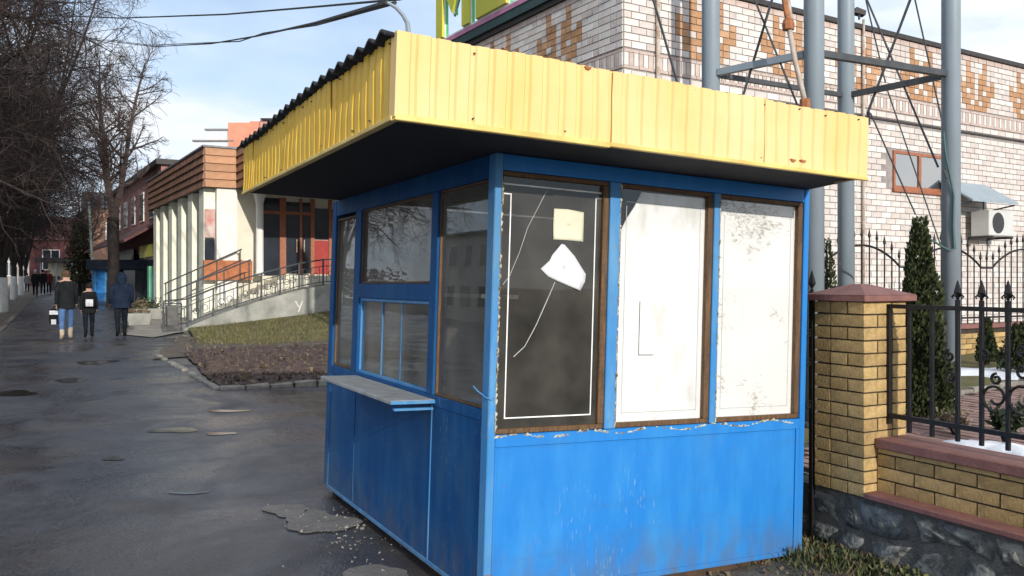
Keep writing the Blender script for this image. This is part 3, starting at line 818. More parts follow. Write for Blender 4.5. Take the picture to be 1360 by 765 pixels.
def ybrick(l):
    k = (round(l, 3), rnd.randrange(2), rnd.randrange(2))
    if k not in YB: YB[k] = brick_mesh('brick', l, BD, BH, BRICK_Y[k[1]], len(YB))
    return YB[k]
pillar = thing('brick_pillar', PF((0.18, 0.18, 0.0)), 'yellow brick fence pillar with a reddish pyramid cap beside the kiosk', 'pillar')
PW = 0.36
b = MB(PF); b.box((0.010, 0.010, Z_PL - 0.005), (PW - 0.010, PW - 0.010, Z_CAP)); b.build('mortar_core', MORTAR_D, pillar)
ncourse = 15
ch = (Z_CAP - Z_PL) / ncourse
def at_pf(a, b_, z): return PF((a, b_, z))
for k in range(ncourse):
    z = Z_PL + ch * (k + 0.5)
    A = [(0, BL), (BL + JT, PW)] if k % 2 == 0 else [(0, BD), (BD + JT, PW)]
    # four faces; corners belong to alternating faces
    for side in range(4):
        segs = [(BD + JT, PW)] if False else None
        if (k + side) % 2 == 0: runs = [(0.0, BL), (BL + JT, PW)]
        else: runs = [(BD + JT, PW - BD - JT)]
        for (s0, s1) in runs:
            l = s1 - s0; m_ = (s0 + s1) / 2
            pr = rnd.uniform(-0.001, 0.002)
            if side == 0: p, rz = at_pf(m_, BD / 2 - pr, z), YAW
            elif side == 1: p, rz = at_pf(BD / 2 - pr, m_, z), YAW + R(90)
            elif side == 2: p, rz = at_pf(m_, PW - BD / 2 + pr, z), YAW
            else: p, rz = at_pf(PW - BD / 2 + pr, m_, z), YAW + R(90)
            me = ybrick(l)
            inst('brick', me, pillar, p, rz)
# cap: slab with drip edge and low pyramid
b = MB(PF)
e0, e1 = -0.045, PW + 0.045
b.box((e0, e0, Z_CAP + 0.0005), (e1, e1, Z_CAP + 0.038))
c_ = PW / 2
b.add([(e0, e0, Z_CAP + .0382), (e1, e0, Z_CAP + .0382), (e1, e1, Z_CAP + .0382), (e0, e1, Z_CAP + .0382), (c_ - .03, c_ - .03, Z_CAP + .102), (c_ + .03, c_ - .03, Z_CAP + .102), (c_ + .03, c_ + .03, Z_CAP + .102), (c_ - .03, c_ + .03, Z_CAP + .102)],
      [(0, 1, 5, 4), (1, 2, 6, 5), (2, 3, 7, 6), (3, 0, 4, 7), (4, 5, 6, 7)])
bevel(b.build('cap', COPING, pillar), 0.004)
# low wall: plinth of rubble, reddish slab, brick courses, coping
lw = thing('low_fence_wall', PF((0.2, -0.6, 0.0)), 'low yellow brick wall on a grey rubble plinth carrying the black iron railing', 'wall')
Z_SL, Z_W1, Z_CO = 0.405, 0.655, 0.712
b = MB(PF); b.box((0.033, FV0, -0.30), (PW, FV1, Z_PL - 0.012)); b.build('plinth_core', M('grey_plinth_mortar', (0.12, 0.115, 0.105), .95, var=.3, scale=14, bump=.8), lw)
b = MB(PF); b.box((-0.012, FV0, Z_PL), (0.30, -0.003, Z_SL)); bevel(b.build('slab', COPING, lw), 0.005)
b = MB(PF); b.box((0.118, FV0, Z_SL + 0.0005), (0.32, -0.004, Z_W1)); b.build('mortar_core', MORTAR_D, lw)
nc = 3; chh = (Z_W1 - Z_SL) / 3.35
for k in range(4):
    z0 = Z_SL + chh * k; z1 = min(Z_W1 - 0.002, z0 + chh - JT)
    if z1 - z0 < 0.01: continue
    bcur = -0.006 - (0.0 if k % 2 else 0.1225)
    if k % 2 == 0:
        me = brick_mesh('brick', 0.112, BD, z1 - z0, BRICK_Y[rnd.randrange(2)], k)
        inst('brick', me, lw, at_pf(0.110 + BD / 2, -0.006 - 0.056, (z0 + z1) / 2), YAW + R(90))
    while bcur - BL > FV0 - 0.1:
        kk = ('w', k if k == 3 else 0, rnd.randrange(2), rnd.randrange(2))
        if kk not in YB: YB[kk] = brick_mesh('brick', BL, BD, z1 - z0, BRICK_Y[kk[2]], len(YB))
        inst('brick', YB[kk], lw, at_pf(0.110 + BD / 2 - rnd.uniform(-.001, .002), bcur - BL / 2, (z0 + z1) / 2), YAW + R(90))
        bcur -= BL + JT
b = MB(PF); b.box((0.085, FV0, Z_W1), (0.345, -0.004, Z_CO)); bevel(b.build('coping', COPING, lw), 0.006)
# rubble stones of the plinth: jittered cells bulging out of the face
def stone_piece(poly, depth, mat, parent, seed, T):
    rr = random.Random(seed)
    cx_ = sum(p[0] for p in poly) / len(poly); cz_ = sum(p[1] for p in poly) / len(poly)
    b = MB(T); vs, fs = [], []
    n = len(poly); K = 5
    for k in range(K + 1):
        f = 1 - k / (K + .4)
        for i, p in enumerate(poly):
            d = 0.035 - depth * (1 - f ** 3.2) - (0.012 if k > 0 else 0) + (rr.uniform(-.009, .009) if k > 0 else 0)
            vs.append((d, cx_ + (p[0] - cx_) * f, cz_ + (p[1] - cz_) * f))
    vs.append((0.023 - depth, cx_, cz_))
    for r_ in range(K):
        for i in range(n):
            fs.append((r_ * n + i, r_ * n + (i + 1) % n, (r_ + 1) * n + (i + 1) % n, (r_ + 1) * n + i))
    for i in range(n): fs.append((K * n + i, K * n + (i + 1) % n, (K + 1) * n))
    b.add(vs, fs)
    o = b.build('stone', mat, parent, smooth=True)
    bm = bmesh.new(); bm.from_mesh(o.data); bmesh.ops.recalc_face_normals(bm, faces=bm.faces[:]); bm.to_mesh(o.data); bm.free()
    return o
rr = random.Random(21)
cw, chh_ = 0.235, 0.165
NX, NZ = int((FV1 - FV0) / cw), 3
nodes = {}
for i in range(NX + 1):
    for j in range(NZ + 1):
        jx = rr.uniform(-.10, .10) if 0 < i < NX else 0
        jz = rr.uniform(-.06, .06) if 0 < j < NZ else 0
        nodes[i, j] = (FV0 + cw * i + jx + (0.08 if j % 2 else -0.02), Z_PL - 0.02 - chh_ * (NZ - j) + jz)
for i in range(NX):
    for j in range(NZ):
        a, c, d, e = nodes[i, j], nodes[i + 1, j], nodes[i + 1, j + 1], nodes[i, j + 1]
        mid = lambda p, q, w: ((p[0] + q[0]) / 2 + rr.uniform(-w, w), (p[1] + q[1]) / 2 + rr.uniform(-w, w))
        poly = [a, mid(a, c, .02), c, mid(c, d, .02), d, mid(d, e, .02), e, mid(e, a, .02)]
        g = 1.0
        cx_ = sum(p[0] for p in poly) / 8; cz_ = sum(p[1] for p in poly) / 8
        poly = [(cx_ + (p[0] - cx_) * g, cz_ + (p[1] - cz_) * g) for p in poly]
        stone_piece(poly, rr.uniform(.025, .06), STONE[rr.randrange(2)], lw, i * 10 + j, lambda p: PF((p[0] + 0.035, p[1], p[2])))

# iron railing on the low wall: every bar is a part
def spear(b, p, h, w):
    """leaf finial"""
    x, y, z = p
    b.lathe([(w * .25, z), (w * .5, z + h * .06), (w * .22, z + h * .14), (w, z + h * .38), (w * .7, z + h * .62), (w * .12, z + h)], 6, (x, y))
    return b
def scroll(cx_, cz_, r0, r1, a0, a1, n=18):
    return [(cx_ + (r0 + (r1 - r0) * k / n) * math.cos(a0 + (a1 - a0) * k / n), cz_ + (r0 + (r1 - r0) * k / n) * math.sin(a0 + (a1 - a0) * k / n)) for k in range(n + 1)]
rail = thing('iron_railing', PF((0.20, -0.6, Z_CO)), 'black wrought iron railing with leaf finials and scrolls on the low brick wall', 'railing')
RA = 0.20
RT = lambda p: PF((RA + p[0], p[1], p[2]))
RZ0, RZ1 = 0.838, 1.478
b = MB(RT); b.box((-.011, FV0, RZ1 - .013), (.011, -0.01, RZ1 + .011)); b.build('top_bar', IRON, rail)
b = MB(RT); b.box((-.011, FV0, RZ0 - .014), (.011, -0.01, RZ0 + .013)); b.build('bottom_bar', IRON, rail)
b = MB(RT); b.box((-.011, -0.022, RZ0 - 0.05), (.011, -0.0002, RZ1 + .011)); b.build('end_post', IRON, rail)
bars = [0.147, 0.291, 0.444, 0.580, 0.722, 0.866, 1.010, 1.154]
for i, t in enumerate(bars):
    b = MB(RT)
    top = RZ1 + (0.045 if i >= 2 else -0.014)
    for z0_, z1_ in ((RZ0 - 0.082, RZ0 - .0142), (RZ0 + .0132, RZ1 - .0132)):
        b.box((-.0095, -t - .0095, z0_), (.0095, -t + .0095, z1_))
    if i >= 2:
        b.box((-.0095, -t - .0095, RZ1 + .0112), (.0095, -t + .0095, RZ1 + .045))
    o = b.build('bar', IRON, rail)
    if i >= 2:
        b = MB(RT); spear(b, (0, -t, RZ1 + 0.0452), 0.105, 0.020)
        for s_ in (-1, 1):
            b.tube([(0, -t, RZ1 + .055), (0, -t + s_ * .022, RZ1 + .075), (0, -t + s_ * .034, RZ1 + .062), (0, -t + s_ * .026, RZ1 + .052)], [.006, .006, .005, .003], 5)
            b.tube([(0, -t, RZ1 + .055), (s_ * .022, -t, RZ1 + .075), (s_ * .034, -t, RZ1 + .062)], [.006, .006, .003], 5)
        b.build('finial', IRON, rail)
for (t, zc, rr_, flip) in ((0.395, 1.215, .032, 1), (0.405, 1.10, .036, -1), (0.66, 1.115, .030, 1), (0.655, 1.02, .078, -1), (0.80, 1.03, .085, -1), (0.80, 1.16, .034, 1), (0.95, 1.10, .05, 1), (0.795, 1.27, .03, -1), (0.90, 0.98, .07, -1), (0.60, 1.24, .028, -1)):
    pts = scroll(-t, zc, rr_, rr_ * .35, R(90) * flip, R(90) * flip - flip * R(420))
    b = MB(RT); b.tube([(0, p[0], p[1]) for p in pts], .0075, 6)
    b.build('scroll', IRON, rail)
# next section beyond the pillar
rail2 = thing('iron_gate_post', PF((0.18, PW + 0.03, Z_PL)), 'slim black iron gate post with a spear tip left of the brick pillar', 'post')
b = MB(PF); b.box((-.005, PW + .02, Z_PL - .4), (.022, PW + .045, 1.56)); b.build('shaft', IRON, rail2)
b = MB(PF); spear(b, (0.008, PW + .032, 1.56), .13, .024); b.build('finial', IRON, rail2)
for zc in (1.30, 1.12, .86):
    b = MB(PF); b.tube([(0.008 + p[0], PW + .032, p[1]) for p in scroll(-.03, zc, .03, .012, 0, R(400))], .006, 5); b.build('scroll', IRON, rail2)

# ------------------------------------------------------------ courtyard behind the fence
def yard_z(a, b_):
    return 0.335 + 0.045 * max(0, min(8, a - 0.3))
def yard_patch(name, a0, a1, b0, b1, n, m_, dz, mat, **kw):
    vs, fs = [], []
    for j in range(m_ + 1):
        for i in range(n + 1):
            a = a0 + (a1 - a0) * i / n; bb = b0 + (b1 - b0) * j / m_
            vs.append(PF((a, bb, yard_z(a, bb) + dz)))
    for j in range(m_):
        for i in range(n):
            k = j * (n + 1) + i; fs.append((k, k + 1, k + n + 2, k + n + 1))
    b = MB(); b.add(vs, fs); return b.build(name, mat, **kw)
yard_patch('courtyard_ground', 0.31, 26, -14, 10, 26, 10, -0.004, DIRT, kind='structure')
b = MB(PF); b.box((0.3, 0.63, -0.3), (0.32, 10, 0.34)); b.build('courtyard_edge', CONC, kind='structure')
yard_patch('lawn', 0.9, 3.2, 1.35, 9, 6, 8, 0.004, LAWN, kind='structure')
yard_patch('lawn', 3.2, 9.5, 2.0, 6.5, 6, 8, 0.004, LAWN, kind='structure')
# paving: pavers laid in running bond
path = thing('paved_path', PF((1.6, 0.2, yard_z(1.6, 0))), 'pink paved path running behind the iron railing', 'path')
pv, spots = {}, []
for i in range(49):
    for j in range(17):
        a = 0.42 + i * 0.105; bb = -1.55 + j * 0.205 + (0.10 if i % 2 else 0)
        if a < 3.1 and bb > 1.0 + (a - .4) * .35: continue
        p = PF((a, bb, yard_z(a, bb) - 0.008 + rnd.uniform(-.003, .003)))
        x, y = project(p)
        spots.append((0 if (1150 < x < 1370 and p.y > 1) else 1, p.y, p))
spots.sort(key=lambda q: q[:2])
for k, (_, _, p) in enumerate(spots[:300]):
    q = rnd.randrange(4)
    if q not in pv: pv[q] = brick_mesh('paver', 0.198, 0.098, 0.05, PAVER, 50 + q)
    inst('paver', pv[q], path, p, YAW + R(90))
b = MB()
for _, _, p in spots[300:]:
    u_, v_ = U * .049, V * .099
    b.prism([p - u_ - v_ - Z * .025, p + u_ - v_ - Z * .025, p + u_ + v_ - Z * .025, p - u_ + v_ - Z * .025], (0, 0, .05))
b.build('pavers', PAVER, path, kind='stuff')
for k in range(6):
    b = MB(PF); b.box((3.15 + k * .42, 1.98, yard_z(3.2 + k * .42, 0) - .05), (3.15 + k * .42 + .41, 2.05, yard_z(3.2 + k * .42, 0) + .05)); bevel(b.build('kerb_stone', KERB, path), .006)
def snow(px, py, rx, ry, h, seed, label, z):
    p = on_ground(px, py, z); rr = random.Random(seed)
    b = MB(); vs, fs = [], []; n, m_ = 26, 5
    out = [1 + .28 * math.sin(k * 2 * math.pi / n * 3 + seed) + rr.uniform(-.12, .12) for k in range(n)]
    for j in range(m_ + 1):
        f = j / m_
        for k in range(n):
            t = 2 * math.pi * k / n
            q = U * (math.cos(t) * rx * out[k] * f) + V * (math.sin(t) * ry * out[k] * f)
            vs.append(q + Z * (h * (1 - f * f) + rr.uniform(-.008, .008) * (1 if f < 1 else 0) - (.02 if f == 1 else 0)))
    for j in range(m_):
        for k in range(n):
            fs.append((j * n + k, j * n + (k + 1) % n, (j + 1) * n + (k + 1) % n, (j + 1) * n + k))
    b.add(vs, [tuple(reversed(f)) for f in fs])
    o = b.build('snow_patch', SNOW, smooth=True); o.location = p
    return tag(o, label, 'snow', 'melting snow patches behind the railing')
snow(1328, 506, 1.0, 1.25, .13, 1, 'thawing snow heap on the lawn beyond the grey pole', 0.47)
snow(1285, 480, .55, .22, .06, 4, 'thin far snow strip at the foot of the rear brick fence', 0.52)
snow(1335, 602, .20, .42, .07, 8, 'bright snow lying right behind the low wall coping', 0.42)

# ------------------------------------------------------------ vegetation helpers
def leaf_cloud(b, pts, size, rr, n_per=1, flat=0.0):
    for p in pts:
        for _ in range(n_per):
            d = Vector((rr.gauss(0, 1), rr.gauss(0, 1), rr.gauss(0, 1) + .6)).normalized()
            e = d.orthogonal().normalized() * size * rr.uniform(.3, .55)
            q = Vector(p)
            l = d * size * rr.uniform(.7, 1.4)
            b.add([q - e * .5, q + l * .55 + e, q + l, q + l * .45 - e], [(0, 1, 2, 3)])
def thuja(loc, h, r, seed, label, group, n=5200):
    rr = random.Random(seed)
    t = thing('thuja', loc, label, 'thuja', group)
    b = MB(); b.tube([Vector(loc) + Z * -.05, Vector(loc) + Z * h * .5, Vector(loc) + Z * h * .9], [.035, .022, .008], 6); b.build('trunk', BARK, t)
    b = MB()
    ph = [rr.uniform(0, 6.28) for _ in range(4)]
    for i in range(n):
        f = 1 - math.sqrt(1 - rr.random() * .995)          # more near the base
        z = .04 + f * (h - .06)
        ang = rr.uniform(0, 6.283)
        prof = (1 - f) ** .85 * (0.8 + .2 * min(1, f / .12))
        lump = 1 + .16 * math.sin(3 * ang + ph[0] + z * 7) + .12 * math.sin(5 * ang + ph[1] - z * 11)
        rad = r * prof * lump * (rr.random() ** .35) + .01
        p = Vector(loc) + Vector((rad * math.cos(ang), rad * math.sin(ang), z))
        d = Vector((math.cos(ang) * .55, math.sin(ang) * .55, 1 + rr.uniform(-.2, .4))).normalized()
        s_ = rr.uniform(.024, .055)
        e = d.cross(Vector((rr.gauss(0, 1), rr.gauss(0, 1), rr.gauss(0, 1)))).normalized() * s_ * rr.uniform(.22, .4)
        b.cur = 1 if rr.random() < .3 else 0
        b.add([p - e * .4, p + d * s_ * .5 - e, p + d * s_, p + d * s_ * .5 + e], [(0, 1, 2, 3)])
    b.build('crown', [THUJA, THUJA_L], t)
    return t
def yard(px, Y, z=None):
    p = at(px, HY, Y); a = (p - PC).dot(U); bb = (p - PC).dot(V)
    return Vector((p.x, p.y, yard_z(a, bb) if z is None else z))
thuja(yard(1222, 7.3), 1.86, .265, 3, 'tall dark conical thuja between the pillar and the grey pole', 'thujas in the courtyard', 15000)
thuja(yard(1098, 9.6), 1.75, .20, 4, 'slender thuja half hidden by the kiosk edge', 'thujas in the courtyard', 3000)
thuja(yard(1311, 10.4), .62, .12, 5, 'small young thuja behind the railing at the far right', 'thujas in the courtyard', 2200)
thuja(yard(1354, 9.6), .62, .22, 6, 'broad dark bushy thuja cut by the right picture edge', 'thujas in the courtyard', 3000)
def shrub(loc, h, r, seed, label, mat, n, group=None, leaf=.05):
    rr = random.Random(seed)
    t = thing('shrub', loc, label, 'shrub', group)
    b = MB(); tips = []
    for k in range(14):
        a = rr.uniform(0, 6.28); e = Vector((math.cos(a) * r * rr.uniform(.4, 1), math.sin(a) * r * rr.uniform(.4, 1), h * rr.uniform(.6, 1)))
        m_ = e * .5 + Vector((0, 0, h * .12))
        b.tube([Vector(loc), Vector(loc) + m_, Vector(loc) + e], [.007, .005, .002], 4)
        for _ in range(n // 14):
            tips.append(Vector(loc) + m_.lerp(e, rr.random()) * rr.uniform(.7, 1.02) + Vector((rr.gauss(0, .02), rr.gauss(0, .02), rr.gauss(0, .02))))
    b.build('stems', BARK, t)
    b = MB(); leaf_cloud(b, tips, leaf, rr); b.build('leaves', mat, t)
shrub(yard(1336, 6.1), .38, .15, 11, 'small dark leafy shrub in front of the snow behind the railing', THUJA, 420, leaf=.045)
shrub(yard(1268, 6.6), .22, .14, 12, 'low twiggy plant at the edge of the pink path', DEAD, 160, leaf=.04)

# weeds and trodden earth at the foot of the plinth
def dirt_hf(c, v):
    e = min(1, max(0, (c - 2.75) / .5))
    return ground_z(c, v) + 0.006 + 0.05 * e * (0.6 + .4 * math.sin(v * 4.1) * math.cos(c * 5)) - (0.03 if c < 2.7 else 0)
grid_sheet('dirt_strip', 2.45, 4.13, 1.2, 12, 24, 90, dirt_hf, DIRT, kind='structure')
rr = random.Random(33); b = MB()
for i in range(5200):
    c = 4.12 - abs(rr.gauss(0, .30)); v = 2.15 + rr.uniform(0, 2.9)
    if c < 2.7: continue
    dens = .55 + .45 * math.sin(v * 6 + c * 3)
    if rr.random() > dens * (1.1 - (4.12 - c) / 1.5): continue
    p = cuv(c, v); p.z = dirt_hf(c, v)
    h = rr.uniform(.03, .10) * (1 if c > 3.7 else .6); a = rr.uniform(0, 6.28)
    w = Vector((math.cos(a), math.sin(a), 0)) * rr.uniform(.003, .008); lean = Vector((rr.gauss(0, .4), rr.gauss(0, .4), 1)) * h
    b.cur = 0 if rr.random() < .55 else (1 if rr.random() < .6 else 2)
    b.add([p - w, p + w, p + lean * .6 + w * .8, p + lean, p + lean * .55 - w], [(0, 1, 2, 3, 4)])
for i in range(800):
    b.cur = 0 if rr.random() < .5 else (1 if rr.random() < .6 else 2)
    c = 4.10 - abs(rr.gauss(0, .12)); v = 2.9 + rr.gauss(.35, .35)
    p = cuv(c, v); p.z = dirt_hf(c, v) + rr.uniform(.0, .16) * (c - 3.6)
    leaf_cloud(b, [p], rr.uniform(.022, .045), rr)
o = b.build('weeds', [WEED, DEAD, GRASS], kind='stuff')
rr = random.Random(44); b = MB()
for i in range(900):
    c = rr.uniform(2.6, 4.1); v = rr.uniform(1.8, 4.6)
    p = cuv(c, v); p.z = dirt_hf(c, v) + .004
    leaf_cloud(b, [p], rr.uniform(.015, .04), rr)
b.build('leaf_litter', DEAD, kind='stuff')

# ------------------------------------------------------------ steel tower behind the fence
def pole_xy(px, d): return at(px, HY, d)
TA, TB, TC, TD = pole_xy(944, 8.0), pole_xy(1081, 7.25), pole_xy(1123.5, 8.94), pole_xy(1263, 8.02)
HB = CAMZ + 273 / FPX * 8.02
tower = thing('steel_tower', (TD.x, TD.y, 0.45), 'grey four legged steel tower with cross bars rising behind the kiosk and fence', 'tower')
for p in (TA, TB, TC, TD):
    b = MB(); b.tube([(p.x, p.y, 0.30), (p.x, p.y, 9.0)], 0.084, 20); b.build('pole', STEEL, tower, smooth=True)
    b = MB(); b.lathe([(.17, .40), (.17, .425), (.10, .427)], 14, (p.x, p.y)); b.build('base_plate', STEEL_DK, tower)
def tbar(p, q, z, r, name='cross_bar', mat=STEEL_DK):
    d = (q - p).normalized(); a = p + d * .085; c = q - d * .085
    s_ = d.cross(Z).normalized() * r
    b = MB(); A = [a + s_ + Z * (z - CAMZ - r), a - s_ + Z * (z - CAMZ - r), a - s_ + Z * (z - CAMZ + r), a + s_ + Z * (z - CAMZ + r)]
    b.prism(A, tuple(c - a)); return b.build(name, mat, tower)
for z in (HB, HB + 3.2):
    tbar(TA, TB, z, .030, mat=STEEL); tbar(TA, TC, z + .0, .022); tbar(TC, TD, z, .028); tbar(TB, TD, z + .0, .028)
def rod(p, q, r=.011, mat=STEEL_DK, name='brace_rod'):
    b = MB(); b.tube([p, q], r, 6); return b.build(name, mat, tower)
dCD = (TD - TC).normalized(); dAB = (TB - TA).normalized(); dAC = (TC - TA).normalized()
op = on_plane
rod(op(1211, -6, TC, dCD), op(1153, 148, TC, dCD), .013); rod(op(1149, -6, TC, dCD), op(1246, 222, TC, dCD), .010)
rod(op(1153, 148, TC, dCD), op(1154, 166, TC, dCD), .016)
rod(op(1027, -6, TA, dAB), op(986, 130, TA, dAB), .012); rod(op(1000, -6, TA, dAB), op(1060, 142, TA, dAB), .009)
rod(op(1214, -6, TA, dAC), op(1252, 165, TA, dAC), .009)
rod(op(866, -6, TA, dAC), op(902, 118, TA, dAC), .012)
rod(op(1156, 150, TA, dAC), op(1216, 285, TA, dAC), .009); rod(op(1178, 118, TA, dAC), op(1250, 328, TA, dAC), .008)
rod(op(1150, 0, TA, dAC), op(1176, 110, TA, dAC), .008)
# leaning white tube held by a rusty clamp
jib = [at(1040, -10, 7.3), at(1047, 32, 7.25), at(1056, 80, 7.2), at(1069, 135, 7.1)]
b = MB(); b.tube(jib[1:], .022, 10); b.tube([jib[0] + Vector((.035, 0, 0)), jib[1] + Vector((.03, 0, 0))], .018, 8); b.build('leaning_tube', PIPE_W, tower, smooth=True)
b = MB(); b.tube([jib[0], jib[1]], .024, 8); b.build('rusty_clamp', RUST, tower); b = MB(); b.lathe([(.05, jib[1].z - .05), (.055, jib[1].z), (.04, jib[1].z + .04)], 8, (jib[1].x, jib[1].y)); b.build('rusty_clamp', RUST, tower); b = MB(); b.lathe([(.045, jib[3].z - .06), (.045, jib[3].z + .02)], 8, (jib[3].x, jib[3].y)); b.build('rusty_clamp', RUST, tower)
# green hose hanging down the right pole
hp = [(1253, 175), (1256, 205), (1262, 235), (1267, 260), (1266, 300), (1268, 330), (1262, 333), (1252, 328), (1236, 318), (1220, 302)]
b = MB(); b.tube([at(x, y, 7.92) for x, y in hp], .010, 6); b.build('green_hose', HOSE, tower, smooth=True)
b = MB(); b.tube([at(1254, 226, 7.93), at(1258, 237, 7.9), at(1257, 232, 7.92)], .012, 6); b.build('hook', STEEL_DK, tower)

# ------------------------------------------------------------ rear fence in front of the brick hall
RO = at(1140, HY, 10.5); RO.z = 0
RF = frame(RO, U, V)
rwall = thing('rear_brick_wall', RF((1.2, 0, .5)), 'far low yellow brick wall with a brown coping under the arched iron fence', 'wall')
b = MB(RF); b.box((-2.5, .02, .3), (5.5, .2, .97)); b.build('mortar_core', MORTAR_D, rwall)
yb = {}
for k in range(8):
    z = .44 + k * .072
    t = 0.3 + (.12 if k % 2 else 0)
    while t < 3.6:
        q = rnd.randrange(4)
        if q not in yb: yb[q] = brick_mesh('brick', .235, .05, .062, BRICK_Y[q % 2], 80 + q)
        if z + .03 < .97: inst('brick', yb[q], rwall, RF((t + .117, .04, z)), YAW)
        t += .245
b = MB(RF); b.box((-2.5, -.03, .975), (5.5, .25, 1.03)); b.build('coping', COPING, rwall)
rf = thing('arched_iron_fence', RF((1.2, .1, 1.03)), 'black iron fence with arched tops and spear tips in front of the white brick hall', 'fence')
def arch(t):
    q = (t % 1.68) / 1.68
    return max(0.0, math.sin(math.pi * min(1, max(0, (q - .08) / .84)))) ** .8 * .27
off_t = 0.66
t = -1.1
pts = []
while t < 3.9:
    pts.append((t, .1, 1.80 + arch(t + off_t))); t += .035
b = MB(RF); b.tube(pts, .014, 6); b.build('arched_bar', IRON, rf)
b = MB(RF); b.box((-1.1, .088, 1.10), (3.9, .112, 1.125)); b.build('bottom_bar', IRON, rf)
t = -1.08
while t < 3.9:
    a = arch(t + off_t)
    b = MB(RF); b.tube([(t, .1, 1.031), (t, .1, 1.90 + a)], .0095, 5); b.lathe([(.009, 1.90 + a), (.02, 1.93 + a), (.002, 2.03 + a)], 5, (t, .1)); b.build('bar', IRON, rf)
    t += .14
for c_ in (-off_t + .84 + 1.68,):
    for (dx, dz, r0, f) in ((-.07, 1.62, .05, 1), (.07, 1.62, .05, -1), (-.06, 1.30, .045, -1), (.06, 1.30, .045, 1), (-.16, 1.45, .04, 1), (.16, 1.45, .04, -1)):
        pts = scroll(c_ + dx, dz, r0, r0 * .3, R(90) * f, R(90) * f + f * R(400), 12)
        b = MB(RF); b.tube([(p[0], .1, p[1]) for p in pts], .009, 5); b.build('scroll', IRON, rf)
    b = MB(RF); b.lathe([(.012, 1.36), (.045, 1.45), (.012, 1.60)], 6, (c_, .1)); b.build('rosette', IRON, rf)

# ------------------------------------------------------------ white brick hall
HO = Vector((1.48, 11.3, 0)); HF = frame(HO, U2, V2)
HYAW = math.atan2(U2.y, U2.x)
hall = thing('brick_hall', HF((4, 3, .4)), 'white brick hall with brown tulip ornaments in its upper brickwork', 'building')
HZ0, HZ1, HL, HS = 0.5, 5.72, 14.0, 5.8
b = MB(HF); b.box((0.0, 0.0, 0.0), (HL, HS, HZ1)); b.build('mortar_wall', MORTAR, hall)
b = MB(HF); b.box((-.06, -.06, HZ1 + .001), (HL, .30, HZ1 + .075)); b.box((-.06, .3003, HZ1 + .001), (.30, HS, HZ1 + .075)); b.build('roof_trim', TRIM_DARK, hall)
b = MB(HF); b.box((.302, .302, HZ1 - .05), (HL, HS, HZ1 + .03)); b.build('roof', TRIM_DARK, hall)
b = MB(HF); b.box((-.03, -.03, 4.295), (HL, -.0175, 4.325)); b.box((-.03, -.0173, 4.295), (-.0175, HS, 4.325)); b.build('ledge', TRIM_DARK, hall)
MOT = ["..#...#..",
       "..#...#..",
       "..##.##..",
       "#.##.##.#",
       "####.####",
       "##.#.#.##",
       ".###.###.",
       ".##.#.##.",
       "..#####..",
       "...###..."]
CHB, HU = 0.0985, 0.13
NCR = int((HZ1 - HZ0) / CHB)
BT = 0.016
cellmesh = {}
def hall_brick(w, h, mi, seed):
    k = (round(w, 3), round(h, 3), mi, seed % 2)
    if k not in cellmesh:
        cellmesh[k] = brick_mesh('brick', w, BT * 2, h, (BRICK_W + BRICK_B + [BRICK_P])[mi], seed + len(cellmesh))
    return cellmesh[k]
HALLM = BRICK_W + BRICK_B + [BRICK_P]
WIN = (5.78, 7.25, 3.17, 3.82)
bricks = []       # (face, t_center, z_center, width, height, material)
def motif_at(t, row_top, per, first):
    """is the half-brick cell at run t, course row_top (from the top) brown?"""
    j = row_top - 1
    if not 0 <= j < len(MOT): return False
    c = (t - first) / HU + 4.5
    if c < 0: return False
    n = round(per / HU)
    c = c % n
    i = int(c)
    return i < 9 and MOT[j][i] == '#'
for face, length, per, first in ((0, HL, 1.755, 1.52), (1, HS, 1.69, 1.45)):
    for r in range(NCR):
        zt = HZ1 - r * CHB; zc = zt - CHB / 2
        if 4.46 < zc < 4.70:
            continue
        if 4.27 < zc < 4.35: continue
        rowtop = r
        cells = int(length / HU)
        i = 0
        while i < cells:
            t0 = i * HU
            def is_b(k): return motif_at((k + .5) * HU, rowtop, per, first)
            pair = (i + r) % 2 == 0 and i + 1 < cells
            w = 1
            if pair and is_b(i) == is_b(i + 1) and not (0 <= rowtop - 1 < len(MOT) and rnd.random() < .15): w = 2
            brown = is_b(i)
            if brown: mi = 3 + (rnd.random() < .4)
            elif r < 1: mi = 5
            else: mi = rnd.choice((0, 0, 1, 2, 2, 1))
            tc_ = t0 + w * HU / 2; ww = w * HU - .012
            if not (face == 0 and WIN[0] - .08 < tc_ + ww / 2 and tc_ - ww / 2 < WIN[1] + .08 and WIN[2] - .06 < zc < WIN[3] + .05):
                bricks.append((face, tc_, zc, ww, CHB - .013, mi))
            i += w
    # soldier band between two thin string courses
    n = int(length / .085)
    for k in range(n):
        bricks.append((face, (k + .5) * .085, 4.585, .070, .17, 5 if k % 2 else 2))
    for k in range(int(length / .26)):
        for z in (4.48, 4.695):
            bricks.append((face, (k + .5) * .26, z, .25, .036, 5))
def brick_xyz(br):
    f, t, z, w, h, mi = br
    return HF((t, 0.0, z)) if f == 0 else HF((0.0, t, z))
def brick_score(br):
    p = brick_xyz(br); x, y = project(p)
    if p.y < 1 or not (-5 < x < 1365 and -5 < y < 765): return 0
    if x < 1152 and y > 42 + (x - 527) * .181 + 2: return 0
    if x > 1080 and y > 425: return 0
    f = abs((U2 if br[0] == 0 else V2).cross(p.normalized()).z)
    return br[3] * br[4] * f / p.y ** 2
ranked = sorted(bricks, key=brick_score, reverse=True)
for br in ranked[:300]:
    f, t, z, w, h, mi = br
    inst('brick', hall_brick(w, h, mi, rnd.randrange(2)), hall, brick_xyz(br), HYAW + (0 if f == 0 else R(90)))
b = MB(HF)
